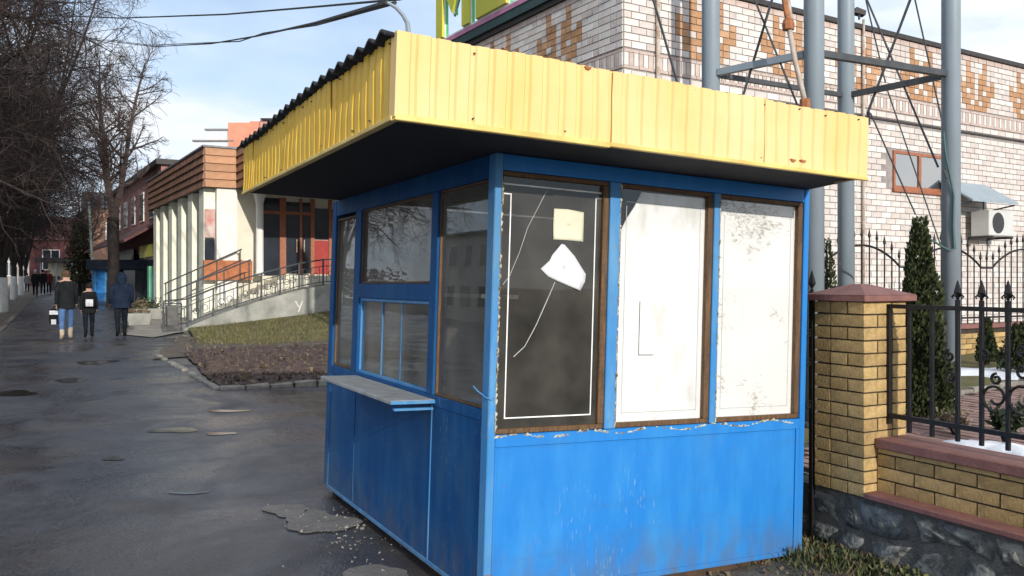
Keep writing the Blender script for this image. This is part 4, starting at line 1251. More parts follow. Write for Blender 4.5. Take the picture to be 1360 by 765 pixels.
for br in ranked[300:]:
    f, t, z, w, h, mi = br
    b.cur = mi
    d = BT + rnd.uniform(-.002, .003)
    if f == 0: b.box((t - w / 2, -d, z - h / 2), (t + w / 2, -.0005, z + h / 2))
    else: b.box((-d, t - w / 2, z - h / 2), (-.0005, t + w / 2, z + h / 2))
b.build('brickwork', HALLM, hall, kind='stuff')
# window: frame, mullion, panes
b = MB(HF); x0, x1, z0, z1 = WIN
b.box((x0, -.03, z0), (x1, .0, z0 + .06)); b.box((x0, -.03, z1 - .05), (x1, .0, z1)); b.box((x0, -.03, z0 + .0602), (x0 + .05, .0, z1 - .0502)); b.box((x1 - .05, -.03, z0 + .0602), (x1, .0, z1 - .0502))
b.box(((x0 + x1) / 2 - .035, -.032, z0 + .0602), ((x0 + x1) / 2 + .035, .0, z1 - .0502))
hw = b.build('window_frame', FRAME_BR, hall)
MIRROR = M('sky_reflecting_glass', (0.05, 0.06, 0.07), 0.03, var=0.1, scale=1, bump=0.01, bscale=2, spec=1.0)
MIRROR.node_tree.nodes['Principled BSDF'].inputs['Coat Weight'].default_value = 1.0
MIRROR.node_tree.nodes['Principled BSDF'].inputs['Metallic'].default_value = 0.0
MIRROR.node_tree.nodes['Principled BSDF'].inputs['IOR'].default_value = 2.6
for a, c in ((x0 + .0502, (x0 + x1) / 2 - .0352), ((x0 + x1) / 2 + .0352, x1 - .0502)):
    b = MB(HF); b.box((a, -.012, z0 + .0603), (c, -.006, z1 - .0503)); b.build('pane', MIRROR, hw)
b = MB(HF); b.box((x0 - .04, -.07, z0 - .05), (x1 + .04, .0, z0 - .001)); b.build('window_sill', FRAME_BR, hall)
# pipes on the hall
def hx(px, py): return on_plane(px, py, HO - V2 * .06, U2)
def pipe(p, q, r, mat, name, label, cat):
    o = MB(); base = Vector(p); o.tube([Vector(p) - base, Vector(q) - base], r, 8)
    ob = o.build(name, mat, smooth=True); ob.location = base
    return tag(ob, label, cat)
pt = hx(874, -60); pb = Vector((pt.x, pt.y, .6)); pipe(pt, pb, .028, PIPE_W, 'drain_pipe', 'pale drain pipe down the hall front close to its left corner', 'drain pipe')
pt = hx(1147, 26); pb = Vector((pt.x, pt.y, .6)); pipe(pt, pb, .022, PIPE_W, 'drain_pipe', 'thin white pipe down the hall front under the roof lamp', 'drain pipe')
p = hx(1141, 26)
lamp = thing('roof_lamp', p, 'small dark floodlight sitting on the hall roof edge', 'floodlight')
b = MB(); b.tube([p, p + Z * .10], .018, 6); b.build('bracket', STEEL_DK, lamp)
b = MB(); b.prism([p + Vector((-.10, -.06, .10)), p + Vector((.10, -.02, .07)), p + Vector((.11, -.02, .14)), p + Vector((-.06, -.06, .19))], (0, .14, 0)); b.build('lamp_head', TRIM_DARK, lamp)
# awning and air conditioner
ho = on_plane(1300, 290, HO, U2)
aw = thing('sheet_awning', ho, 'grey sheet metal awning folded out from the white brick wall', 'awning')
AP = lambda t, d, z: HF((t, -d, z))
tA = (on_plane(1270, 270, HO, U2) - HO).dot(U2); tB = (on_plane(1318, 270, HO, U2) - HO).dot(U2)
zt = 3.36; zl = 2.98
b = MB(); b.prism([AP(tA - .55, .02, zt), AP(tA - .55, .62, zl), AP(tB - .28, .62, zl), AP(tB - .28, .02, zt)], (0, 0, .035)); b.build('sheet', AWN, aw)
b = MB()
for t in (tA - .5, tB - .33): b.tube([AP(t, .02, zl - .1), AP(t, .58, zl - .01)], .015, 5); b.tube([AP(t, .02, zt - .05), AP(t, .02, zl - .1)], .012, 5)
b.build('brackets', STEEL_DK, aw)
ac = thing('air_conditioner', ho, 'white air conditioner unit on a bracket under the grey awning', 'air conditioner')
t0 = tB - .92
b = MB(); b.box((0, 0, 0), (.8, .34, .46)); b.T = None
b2 = MB(lambda p: HF((t0 + p[0], -.46 + p[1], 2.42 + p[2]))); b2.box((0, 0, 0), (.8, .34, .46)); bevel(b2.build('casing', ACW, ac), .015)
b2 = MB(lambda p: HF((t0 + p[0], -.46 + p[1], 2.42 + p[2])))
b2.add([(.28 + .19 * math.cos(k * .3927), -.004, .23 + .19 * math.sin(k * .3927)) for k in range(16)], [tuple(range(16))]); b2.build('fan_grille', GRILLE, ac)
b2 = MB(lambda p: HF((t0 + p[0], -.46 + p[1], 2.42 + p[2])))
for q in (.08, .70): b2.box((q, -.02, -.045), (q + .04, .46, -.003)); b2.prism([(q, .44, -.32), (q + .04, .44, -.32), (q + .04, .44, -.045), (q, .44, -.045)], (0, .02, 0))
b2.build('bracket', STEEL_DK, ac)
# roof sign: large yellow-green letters on a rail with purple strips
sign = thing('roof_sign', HF((0, 3.2, HZ1)), 'yellow green letters on a pink and dark green rail along the hall roof', 'sign')
SIGN_G = M('sign_yellow_green', (0.52, 0.56, 0.05), 0.5, scale=4, c2=(0.62, 0.55, 0.06), bump=0)
SIGN_E = M('sign_bright_green', (0.10, 0.50, 0.20), 0.5, var=.1, bump=0)
SIGN_P = M('sign_pink_strip', (0.50, 0.20, 0.34), 0.5, var=.15, scale=5, bump=0)
SIGN_W = M('sign_white_edge', (0.75, 0.76, 0.70), 0.5, bump=0)
SIGN_D = M('sign_dark_green_rail', (0.02, 0.055, 0.055), 0.5, var=.2, bump=0.05)
b = MB(HF); b.box((-.11, -.02, HZ1 + .078), (-.02, HS, HZ1 + .22)); b.build('rail', SIGN_D, sign)
b = MB(HF); b.box((-.125, 0.6, HZ1 + .222), (-.05, 5.0, HZ1 + .30)); b.build('pink_strip', SIGN_P, sign)
b = MB(HF); b.box((-.12, 0.6, HZ1 + .3005), (-.05, 5.0, HZ1 + .33)); b.build('white_strip', SIGN_W, sign)
def letter(name, strokes, t_left, wd, hgt, label):
    """strokes: polygons in (0..1, 0..1); seen from the street the text runs left to right = decreasing b"""
    def P(s, z, d): return HF((d, t_left - s * wd, HZ1 + .34 + z * hgt))
    back = MB(); face = MB(); edge = MB()
    for st in strokes:
        cx_ = sum(p[0] for p in st) / len(st); cz_ = sum(p[1] for p in st) / len(st)
        gro = lambda k: [(cx_ + (p[0] - cx_) * (1 + k / (abs(p[0] - cx_) * wd + .05)), cz_ + (p[1] - cz_) * (1 + k * .8 / (abs(p[1] - cz_) * hgt + .05))) for p in st]
        edge.prism([P(s, z, -.10) for s, z in gro(.055)], tuple(U2 * .04)); back.prism([P(s, z, -.125) for s, z in gro(.028)], tuple(U2 * .0248)); face.prism([P(s, z, -.17) for s, z in st], tuple(U2 * .0448))
    edge.build('letter_edge', SIGN_E, sign, label='green outline of the letter ' + label, kind='stuff'); back.build('letter_back', SIGN_W, sign, label='white outline of the letter ' + label, kind='stuff'); face.build('letter', SIGN_G, sign, label='yellow green letter ' + label, kind='stuff')
letter('m', [[(0, 0), (.2, 0), (.2, 1), (0, 1)], [(.8, 0), (1, 0), (1, 1), (.8, 1)], [(.205, 1), (.205, .68), (.5, .25), (.5, .57)], [(.5, .57), (.5, .25), (.795, .68), (.795, 1)]], 5.25, 1.25, 1.35, 'M')
letter('e', [[(0, 0), (.26, 0), (.26, 1), (0, 1)], [(.265, 0), (1, 0), (1, .18), (.265, .18)], [(.265, .42), (.85, .42), (.85, .6), (.265, .6)], [(.265, .82), (1, .82), (1, 1), (.265, 1)]], 3.75, 1.0, 1.35, 'E')

# ------------------------------------------------------------ soil bed, worn path and lawn left of the kiosk
def gsheet(name, poly, mat, lift, seed, sub=0.5, jit=0.06, relief=0.0, step=0.0, **kw):
    """ground-following patch with a ragged outline, poly as pixels on the ground"""
    rr = random.Random(seed)
    pts = [gpt(*p) for p in poly]; q = []
    for i, p in enumerate(pts):
        n = pts[(i + 1) % len(pts)]; k = max(1, int((n - p).length / sub))
        for j in range(k):
            a = p.lerp(n, j / k); q.append(Vector((a.x + rr.uniform(-jit, jit), a.y + rr.uniform(-jit, jit), 0)))
    bm = bmesh.new()
    f = bm.faces.new([bm.verts.new(p) for p in q])
    bmesh.ops.triangulate(bm, faces=[f])
    if relief:
        for _ in range(7):
            long_e = [e for e in bm.edges if e.calc_length() > step]
            if not long_e: break
            bmesh.ops.subdivide_edges(bm, edges=long_e, cuts=1, use_grid_fill=False)
            bmesh.ops.triangulate(bm, faces=[f for f in bm.faces if len(f.verts) > 3])
    for v in bm.verts:
        edge = any(e.is_boundary for e in v.link_edges)
        v.co.z = rise(v.co.y) + lift + (0 if edge or not relief else rr.uniform(-.3, 1) * relief)
    bmesh.ops.recalc_face_normals(bm, faces=bm.faces[:])
    me = bpy.data.meshes.new(name); bm.to_mesh(me); bm.free()
    if sum(p.normal.z for p in me.polygons) < 0: me.flip_normals()
    me.materials.append(mat)
    o = bpy.data.objects.new(name, me); col.objects.link(o)
    return tag(o, **kw)
gsheet('worn_path', [(205, 478), (238, 447), (300, 452), (470, 444), (470, 470), (250, 474)], DIRT, 0.016, 3, 0.6, 0.10, kind='structure')
gsheet('soil_bed', [(243, 470), (300, 465), (480, 458), (480, 504), (430, 509), (292, 518)], SOIL, 0.03, 5, 0.4, 0.03, 0.085, 0.30, kind='structure')
rr = random.Random(9); b = MB()
for i in range(520):
    px, py = rr.uniform(250, 436), rr.uniform(468, 514)
    if px < 243 + (py - 470) * 1.05 + 4 or py > 518 - (px - 292) * .065 - 2: continue
    p = gpt(px, py); s_ = rr.uniform(.02, .065); p.z += .05
    vs = [p + Vector((rr.uniform(-1, 1), rr.uniform(-1, 1), rr.uniform(-.5, .9))).normalized() * s_ * rr.uniform(.6, 1.2) for _ in range(6)]
    b.add(vs, [(0, 1, 2), (0, 2, 3), (0, 3, 4), (0, 4, 1), (5, 2, 1), (5, 3, 2), (5, 4, 3), (5, 1, 4)])
b.build('soil_clods', SOIL, kind='stuff')
b = MB()
for i in range(700):
    px, py = rr.uniform(215, 436), rr.uniform(452, 516)
    if px < 243 + (py - 470) * 1.05 or py > 518 - (px - 292) * .065: continue
    p = gpt(px, py); p.z += .06
    if rr.random() < .25:
        d = Vector((rr.gauss(0, .5), rr.gauss(0, .5), 1)) * rr.uniform(.06, .2); w = Vector((.006, .002, 0))
        b.add([p - w, p + w, p + d], [(0, 1, 2)])
    else: leaf_cloud(b, [p], rr.uniform(.03, .08), rr)
b.build('dead_stalks', DEAD, kind='stuff')
bedkerb = thing('bed_kerb', gpt(290, 518), 'worn broken kerb stones edging the dug soil bed', 'kerb')
def kerb_run(p0, p1, n, w, h, seed, skip=()):
    rr = random.Random(seed)
    a, c = gpt(*p0), gpt(*p1)
    for k in range(n):
        if k in skip: continue
        q0 = a.lerp(c, (k + .03) / n); q1 = a.lerp(c, (k + .97) / n)
        d = (q1 - q0).normalized(); s_ = d.cross(Z).normalized() * w
        j = lambda: Vector((rr.uniform(-.012, .012), rr.uniform(-.012, .012), rr.uniform(-.02, .012)))
        q0.z = rise(q0.y); q1.z = rise(q1.y)
        lo = [q0 - s_ - Z * .08, q1 - s_ - Z * .08, q1 + s_ - Z * .08, q0 + s_ - Z * .08]
        hi = [p + Z * (h + .08) + j() for p in lo]
        b = MB(); b.add(lo + hi, [(0, 3, 2, 1), (4, 5, 6, 7), (0, 1, 5, 4), (1, 2, 6, 5), (2, 3, 7, 6), (3, 0, 4, 7)])
        bevel(b.build('kerb_stone', KERB, bedkerb), .012)
kerb_run((292, 518), (480, 505), 6, .055, .055, 1)
kerb_run((290, 518), (208, 472), 11, .05, .045, 2, (4, 8))

# grass bank rising to the ramp
LK = 0.917
LO = Vector((-10.85 * LK, 30 * LK, 0)) + U2 * 0.55; LF = frame(LO, U2, V2)
def lz(z): return CAMZ + (z - 1.63) * LK        # heights worked out for a slightly larger distance
RB = -2.66 * LK                                  # plane of the ramp front (b coordinate)
RP = LF((0, RB, 0))
def rpt(px, py): return on_plane(px, py, RP, U2)
def rt(px, py=400): return (rpt(px, py) - LO).dot(U2)
base = [gpt(262, 457), gpt(330, 458), gpt(400, 455), gpt(480, 451)]
vs, fs = [], []
NB, NJ = 34, 10
rr = random.Random(6)
for i in range(NB + 1):
    f = i / NB
    s_ = f * (len(base) - 1); k = min(int(s_), len(base) - 2); lo = base[k].lerp(base[k + 1], s_ - k)
    px = 250 + 240 * f; hi = rpt(px, 0); hi = LF(((hi - LO).dot(U2), RB - .02, 0))
    hz = rise(hi.y) + 0.05 + .52 * f ** 1.25
    for j in range(NJ + 1):
        g = j / NJ; p = lo.lerp(hi, g)
        zz = rise(p.y) + .02 + (hz - rise(hi.y) - .02) * (g ** .8) + rr.uniform(-.015, .015) * (0 < j < NJ)
        vs.append((p.x, p.y, zz))
for i in range(NB):
    for j in range(NJ):
        k = i * (NJ + 1) + j; fs.append((k, k + NJ + 1, k + NJ + 2, k + 1))
b = MB(); b.add(vs, fs); bank = b.build('grass_bank', LAWN, smooth=True, kind='structure')
BV = vs
b = MB(); rr = random.Random(8)
for i in range(7000):
    f, g = rr.random() * .98, rr.random() * .95
    ii, jj = int(f * NB), int(g * NJ)
    p = Vector(BV[ii * (NJ + 1) + jj]).lerp(Vector(BV[(ii + 1) * (NJ + 1) + jj]), f * NB - ii)
    q = Vector(BV[ii * (NJ + 1) + jj + 1]).lerp(Vector(BV[(ii + 1) * (NJ + 1) + jj + 1]), f * NB - ii)
    p = p.lerp(q, g * NJ - jj)
    if rr.random() > .35 + .65 * abs(math.sin(f * 17) * math.cos(g * 9 + f * 5)): continue
    h = rr.uniform(.04, .11); a = rr.uniform(0, 6.28); w = Vector((math.cos(a), math.sin(a), 0)) * .010
    b.cur = 0 if rr.random() < .7 else 1
    b.add([p - w, p + w, p + Vector((rr.gauss(0, .35), rr.gauss(0, .35), 1)) * h], [(0, 1, 2)])
b.build('grass_tufts', [GRASS, DEAD], kind='stuff')

# ------------------------------------------------------------ shop building with tiled mansard
shop = thing('tiled_shop', LF((4, 2, .2)), 'single storey shop with brown tiled eaves, pale pilasters and red brown doors', 'building')
BUFF = M('buff_plaster', (0.62, 0.56, 0.40), 0.85, var=0.1, scale=1.5, bump=0.15)
CREAM = M('cream_wall', (0.70, 0.66, 0.54), 0.85, var=0.08, scale=1.2, bump=0.15)
WHITEW = M('white_wall', (0.78, 0.76, 0.70), 0.8, var=0.05, scale=2, bump=0.1)
PILW = M('pale_cream_brick', (0.84, 0.83, 0.68), 0.85, var=0.08, scale=3, bump=0.2)
TILE = [M('shaded_brown_tile', (0.25, 0.125, 0.075), 0.55, var=0.2, scale=4, bump=0.15, orand=0.25), M('sunlit_brown_tile', (0.46, 0.235, 0.12), 0.55, var=0.14, scale=4, bump=0.15, orand=0.15)]  # one tile in two colours: shaded sides and sunlit fronts painted in
REDBR = M('orange_brick_panel', (0.42, 0.15, 0.065), 0.8, var=0.2, scale=6, bump=0.3)
REDP = M('red_panel', (0.34, 0.035, 0.03), 0.5, var=0.15, bump=0)
MZ0, MZ1 = lz(4.93), lz(6.34)
SL = 12.6 * LK
b = MB(LF); b.box((.0, .32, 0), (14, SL, MZ0 + .3)); b.build('wall', CREAM, shop)
b = MB(LF); b.box((.03, .03, MZ0 + .002), (14, SL, MZ1 - .002)); b.box((-.55, .0305, MZ0 + .004), (.0295, SL, MZ1 - .004)); b.build('eaves_core', TRIM_DARK, shop)
b = MB(LF); b.box((.50, -4.95, MZ0 + .002), (14, .029, MZ1 - .002)); b.build('canopy_core', TRIM_DARK, shop)
b = MB(LF); b.box((-.62, -.05, MZ1), (14, SL + .1, MZ1 + .06)); b.build('roof_edge', M('grey_roof_edge', (0.2, 0.21, 0.22), 0.6, bump=0.05), shop)
b = MB(LF); b.box((.45, -5.02, MZ1 + .001), (14, -.051, MZ1 + .06)); b.build('roof_edge', TRIM_DARK, shop)
tm = {}
def tile(l, h, mi, q):
    k = (round(l, 3), mi, q)
    if k not in tm:
        bb = MB(); y0, y1 = -.022, -.075
        vs = [(-l / 2, 0, -h / 2), (l / 2, 0, -h / 2), (l / 2, y1, -h / 2), (-l / 2, y1, -h / 2), (-l / 2, 0, h / 2), (l / 2, 0, h / 2), (l / 2, y0, h / 2), (-l / 2, y0, h / 2)]
        bb.add(vs, [(0, 1, 2, 3), (7, 6, 5, 4), (3, 2, 6, 7), (0, 4, 5, 1), (1, 5, 6, 2), (0, 3, 7, 4)])
        tm[k] = bb.mesh('roof_tile', TILE[mi])
    return tm[k]
TH = (MZ1 - MZ0) / 5
for r_ in range(5):
    z = MZ0 + TH * (r_ + .5)
    tl = SL / 19
    for k in range(19):
        inst('roof_tile', tile(tl * .965, TH * .95, 0, k % 2), shop, LF((-.55, (k + .5) * tl, z)), HYAW - R(90))
    inst('roof_tile', tile(.98, TH * .95, 1, 0), shop, LF((-.05, .03, z)), HYAW)
    for k in range(8):
        inst('roof_tile', tile(.60, TH * .95, 0, k % 2), shop, LF((.50, -.05 - (k + .5) * .615, z)), HYAW - R(90))
    for k in range(6):
        inst('roof_tile', tile(.95, TH * .95, 1, 1), shop, LF((.50 + .5 + k, -4.95, z)), HYAW)
# left street wall: pilasters with dark windows between
k = 0
for b0 in (0.45, 2.55, 4.65, 6.75, 8.85, 10.75):
    bb = MB(LF); bb.box((-.50, b0 * LK, 0), (-.001, (b0 + .80) * LK, MZ0 - .003)); bb.build('pilaster', PILW, shop)
    bb = MB(LF); bb.box((-.02, (b0 + .96) * LK, 1.55), (-.0005, (b0 + 2.08) * LK, MZ0 - .12)); bb.build('window', GLASS_FAR, shop)
    bb = MB(LF); bb.box((-.06, (b0 + .955) * LK, .05), (-.0008, (b0 + 2.09) * LK, 1.545)); bb.build('window_apron', M('grey_brown_apron', (0.22, 0.18, 0.14), .8, bump=.1), shop)
# main front
FP0 = LF((0, .3, 0))
def ft(px): return (on_plane(px, 300, FP0, U2) - LO).dot(U2)
def fz(py, px=380): return on_plane(px, py, FP0, U2).z
PZ = fz(366)
b = MB(LF); b.box((ft(286), .10, 0), (ft(313), .319, MZ0)); b.build('white_pier', WHITEW, shop)
b = MB(LF); b.box((ft(272), .26, fz(318)), (ft(285), .318, fz(282))); b.build('poster', M('red_white_poster', (0.5, 0.2, 0.16), .6, c2=(.6, .5, .45), scale=3, bump=0), shop)
b = MB(LF); b.box((ft(272), .262, fz(348)), (ft(285), .3185, fz(320))); b.build('window', GLASS_FAR, shop)
b = MB(LF); b.box((ft(268), -.02, fz(372)), (ft(332), .0995, fz(347))); b.build('brick_panel', REDBR, shop)
cxx = ft(338); rr0 = (ft(343) - ft(333)) / 2
c3 = LF((cxx, -.35, 0))
b = MB(); b.lathe([(rr0 * 1.2, PZ), (rr0, PZ + .12), (rr0 * .95, MZ0 - .5), (rr0 * 1.1, MZ0 - .42), (rr0 * 1.7, MZ0 - .12), (rr0 * 1.8, MZ0)], 16, (c3.x, c3.y)); b.build('column', WHITEW, shop, smooth=True)
for a, c, mat, nm, z0, z1, d in [(346, 371, GLASS_FAR, 'shop_window', 366, 264, .02), (380, 398, GLASS_FAR, 'door_glass', 363, 268, .02), (400, 412, GLASS_FAR, 'door_glass', 363, 268, .02), (417, 436, REDP, 'red_panel', 364, 318, .02), (417, 450, GLASS_FAR, 'shop_window', 317, 275, .02)]:
    b = MB(LF); b.box((ft(a), .3 - d, fz(z0)), (ft(c), .3195, fz(z1))); b.build(nm, mat, shop)
for a, c in ((343, 347), (371, 379), (397.5, 400.5), (412, 417), (436, 440)):
    b = MB(LF); b.box((ft(a), .23, PZ), (ft(c), .3196, fz(263))); b.build('door_frame', FRAME_BR, shop)
b = MB(LF); b.box((ft(347.1), .235, fz(285)), (ft(370.9), .3193, fz(281))); b.box((ft(379.1), .235, fz(285)), (ft(397.4), .3193, fz(281))); b.box((ft(400.6), .235, fz(285)), (ft(411.9), .3193, fz(281))); b.build('door_transom', FRAME_BR, shop, kind='stuff')
for a, c in ((382, 396), (401, 411)):
    b = MB(LF); b.tube([LF((0, 0, 0)) * 0 + Vector((ft((a + c) / 2 + (4 if a < 390 else -3)), .2, fz(335))), Vector((ft((a + c) / 2 + (4 if a < 390 else -3)), .2, fz(318)))], .02, 6); b.build('door_handle', PIPE_W, shop)
# platform, steps, ramp
porch = thing('porch_platform', LF((4, -1, .3)), 'cream porch platform with steps and a grey concrete ramp before the shop doors', 'porch')
b = MB(LF); b.box((1.7, -1.35, 0), (14, .22, PZ)); b.build('platform', CREAM, porch)
ns_ = 9
for k in range(ns_):
    b = MB(LF); w_ = 2.6 / ns_
    b.box((-.9 + k * w_, -1.35, .05), (-.9 + (k + 1) * w_ - .002, .05, .25 + (PZ - .25) * (k + 1) / (ns_ + 1))); b.build('step', CREAM, porch)
prof = [(238, 440), (262, 429), (284, 420), (316, 409), (348, 399), (398, 385), (437, 378)]
top = [rpt(*p) for p in prof]
tt = [((p - LO).dot(U2), p.z) for p in top] + [(8.5, top[-1].z + .02)]
poly = [(t, RB, z) for t, z in tt] + [(8.5, RB, -.1), (tt[0][0], RB, -.1)]
b = MB(LF); b.prism(poly, (0, 1.05, 0)); b.build('ramp', CONC, porch)
# a pale letter smeared on the ramp wall
p = rpt(397, 407); t_ = (p - LO).dot(U2)
b = MB(LF)
for a, c in (((-.11, .17), (0, -.02)), ((.11, .17), (-.02, -.18))):
    d = Vector((c[0] - a[0], 0, c[1] - a[1])).normalized(); s_ = Vector((-d.z, 0, d.x)) * .022
    A, B_ = Vector((t_ + a[0], RB - .006, p.z + a[1])), Vector((t_ + c[0], RB - .006, p.z + c[1]))
    b.prism([A - s_, B_ - s_, B_ + s_, A + s_], (0, .004 if a[0] < 0 else .003, 0))
b.build('painted_mark', M('pale_chalk', (0.6, 0.58, 0.52), .9, bump=0), porch)
railg = thing('ramp_railing', LF((1, RB, 1)), 'dark iron railing with ring ornaments along the porch ramp and steps', 'railing')
def ramp_z(t):
    for (a, za), (c, zc) in zip(tt, tt[1:]):
        if a <= t <= c: return za + (zc - za) * (t - a) / (c - a)
    return tt[0][1] if t < tt[0][0] else tt[-1][1]
posts = [rt(218), rt(250), rt(284), rt(316), rt(348), rt(373), rt(398), rt(430), rt(460)]
HR = .83
for t in posts:
    z = max(ramp_z(t), rise(RP.y)); b = MB(LF); b.box((t - .022, RB + .04, z - .1), (t + .022, RB + .084, z + HR)); b.build('post', STEEL_DK, railg)
for dz, r_ in ((HR, .026), (.12, .018), (.62, .014)):
    b = MB(LF); b.tube([(t, RB + .062, max(ramp_z(t), rise(RP.y)) + dz) for t in posts], r_, 6); b.build('hand_rail' if dz == HR else 'rail', STEEL_DK, railg)
for i in range(1, len(posts) - 1):
    for f in (.16, .33, .5, .67, .84):
        t = posts[i] * (1 - f) + posts[i + 1] * f; z = ramp_z(t)
        if f in (.33, .67):
            pts = [(t + .085 * math.cos(q * .5236), RB + .062, z + .36 + .085 * math.sin(q * .5236)) for q in range(13)]
            b = MB(LF); b.tube(pts, .010, 4); b.build('ring', STEEL_DK, railg)
        else:
            b = MB(LF); b.box((t - .008, RB + .054, z + .12), (t + .008, RB + .07, z + .62)); b.build('baluster', STEEL_DK, railg)
# stair rails further back
for b_, (q0, q1) in ((-1.30, ((222, 389), (333, 345))), (-.05, ((218, 377), (321, 331)))):
    PP = LF((0, b_, 0)); A = on_plane(*q0, PP, U2); B_ = on_plane(*q1, PP, U2)
    b = MB(); b.tube([A, B_], .026, 6); b.tube([A - Z * .35, B_ - Z * .35], .016, 6); b.build('hand_rail', STEEL_DK, railg, kind='stuff')
    for f in (0.02, .34, .67, .98):
        p = A.lerp(B_, f); b = MB(); b.tube([p - Z * .95, p], .020, 6); b.build('post', STEEL_DK, railg)
# litter bin hanging in its frame
p = gpt(229, 441)
lb = thing('litter_bin', p, 'dark grey tilting litter bin on a frame at the foot of the ramp', 'litter bin')
b = MB()
for s_ in (-1, 1): b.tube([p + U2 * .24 * s_, p + U2 * .24 * s_ + Z * .80], .018, 6)
b.tube([p - U2 * .24 + Z * .80, p + U2 * .24 + Z * .80], .018, 6); b.tube([p - U2 * .24 + Z * .03, p + U2 * .24 + Z * .03], .018, 6); b.build('frame', STEEL_DK, lb, kind='stuff')
b = MB(); tl = V2 * -.10
b.prism([p - U2 * .15 + V2 * .12 + Z * .20, p + U2 * .15 + V2 * .12 + Z * .20, p + U2 * .15 - V2 * .14 + Z * .17, p - U2 * .15 - V2 * .14 + Z * .17], tuple(Z * .56 + tl + U2 * -.04))
bevel(b.build('bucket', M('grey_bin_metal', (0.12, 0.115, 0.11), .6, var=.25, scale=6, bump=.2), lb), .02)
b = MB()
for s_ in (-1, 1): b.tube([p + U2 * .22 * s_ + Z * .5, p + U2 * .16 * s_ + Z * .5], .022, 6)
b.build('pivots', STEEL_DK, lb, kind='stuff')

# pale paving with sunlight in its colour, and flower boxes left of the ramp
gsheet('pale_sunlit_pavement', [(160, 445), (182, 426), (238, 420), (246, 441), (205, 449)], M('pale_sunlit_slab', (0.30, 0.27, 0.23), .9, var=.2, scale=2, bump=.3), .02, 12, .6, .05, kind='structure')
for i, (px, py, w, lab) in enumerate(((196, 424, .9, 'low concrete flower box with dry plants left of the ramp'), (182, 432, .7, 'small concrete flower box nearest the man in navy'))):
    p = gpt(px, py); t = thing('flower_box', p, lab, 'flower box', 'flower boxes by the ramp')
    F_ = frame(p, U2, V2); b = MB(F_)
    b.add([(-w / 2, -.22, 0), (w / 2, -.22, 0), (w / 2, .22, 0), (-w / 2, .22, 0), (-w / 2 - .05, -.27, .38), (w / 2 + .05, -.27, .38), (w / 2 + .05, .27, .38), (-w / 2 - .05, .27, .38)], [(0, 3, 2, 1), (4, 5, 6, 7), (0, 1, 5, 4), (1, 2, 6, 5), (2, 3, 7, 6), (3, 0, 4, 7)])
    bevel(b.build('trough', CONC, t), .02)
    rr = random.Random(i + 3); b = MB()
    leaf_cloud(b, [F_((rr.uniform(-w / 2, w / 2), rr.uniform(-.2, .2), .40 + rr.random() ** 2 * .35)) for _ in range(260)], .07, rr); b.build('plants', DEAD if i else OLIVE, t, kind='stuff')

# ------------------------------------------------------------ buildings down the street
def house(name, o, u, v, L, W_, h, wallm, roofm, label, roof='flat', wins=(), z0=None, rh=1.6, over=.3):
    """box house: o near corner, u along the long side, v depth"""
    t = thing(name, o, label, 'building'); F_ = frame(Vector((o[0], o[1], 0)), u, v); g = rise(o[1]) - .3
    b = MB(F_); b.box((0, 0, g), (L, W_, h)); b.build('wall', wallm, t)
    b = MB(F_)
    if roof == 'flat': b.box((-over, -over, h + .002), (L + over, W_ + over, h + .25))
    else: b.prism([(-over, -over, h + .002), (-over, W_ + over, h + .002), (-over, W_ / 2, h + rh)], (L + 2 * over, 0, 0))
    b.build('roof', roofm, t)
    for (a, z, w, hh, side) in wins:
        f = MB(F_); g_ = MB(F_)
        if side == 0:
            f.box((a - .08, -.05, z - .08), (a + w + .08, -.001, z + hh + .08)); g_.box((a, -.062, z), (a + w / 2 - .04, -.0505, z + hh)); g_.box((a + w / 2 + .04, -.062, z), (a + w, -.0505, z + hh))
        else:
            f.box((-.05, a - .08, z - .08), (-.001, a + w + .08, z + hh + .08)); g_.box((-.062, a, z), (-.0505, a + w / 2 - .04, z + hh)); g_.box((-.062, a + w / 2 + .04, z), (-.0505, a + w, z + hh))
        fr = f.build('window', WHITEW, t); g_.build('pane', GLASS_FAR, fr, kind='stuff')
    return t, F_
PINK = M('pink_plaster', (0.36, 0.175, 0.155), .85, var=.12, scale=1, bump=.1)
DKRED = M('dark_red_roof', (0.115, 0.045, 0.04), .7, var=.25, scale=3, bump=.2)
po = at(214, HY, 39.5)
pk, PKF = house('pink_building', (po.x, po.y, rise(39.5)), U2, V2, 12, 21, 7.0, PINK, TRIM_DARK, 'long pink plastered building with a dark lean to roof behind the bare tree',
    wins=[(b_, 4.75, 1.1, 1.35, 1) for b_ in (2, 5.2, 8.4, 11.6, 14.8, 18)], over=.25)
b = MB(PKF); b.prism([(-1.6, -.2, 3.35), (-1.6, -.2, 3.47), (-.002, -.2, 4.45), (-.002, -.2, 4.3)], (0, 21, 0)); b.build('lean_to_roof', DKRED, pk)
b = MB(PKF); b.box((-.03, 3.0, .4), (-.002, 20, 3.0)); b.build('shop_front', GLASS_FAR, pk)
b = MB(PKF); b.box((-.30, .1, 2.75), (-.20, 4.6, 3.34)); b.build('shop_sign', M('yellow_shop_sign', (0.72, 0.68, 0.08), .5, var=.08, bump=0), pk)
b = MB(PKF); b.box((-.30, 7.5, 2.75), (-.20, 18.0, 3.3)); b.build('shop_sign', M('pale_shop_sign', (0.55, 0.50, 0.46), .6, c2=(.35, .3, .28), scale=1.5, bump=0), pk)
b = MB(PKF); b.box((-.22, .4, .3), (-.1, 2.4, 2.74)); b.build('dark_doorway', GLASS_FAR, pk)
b = MB(PKF); b.box((-.30, 1.6, .6), (-.222, 2.1, 2.3)); b.build('green_poster', M('green_poster', (0.12, 0.42, 0.25), .6, bump=0), pk)
mo = at(122, HY, 84)
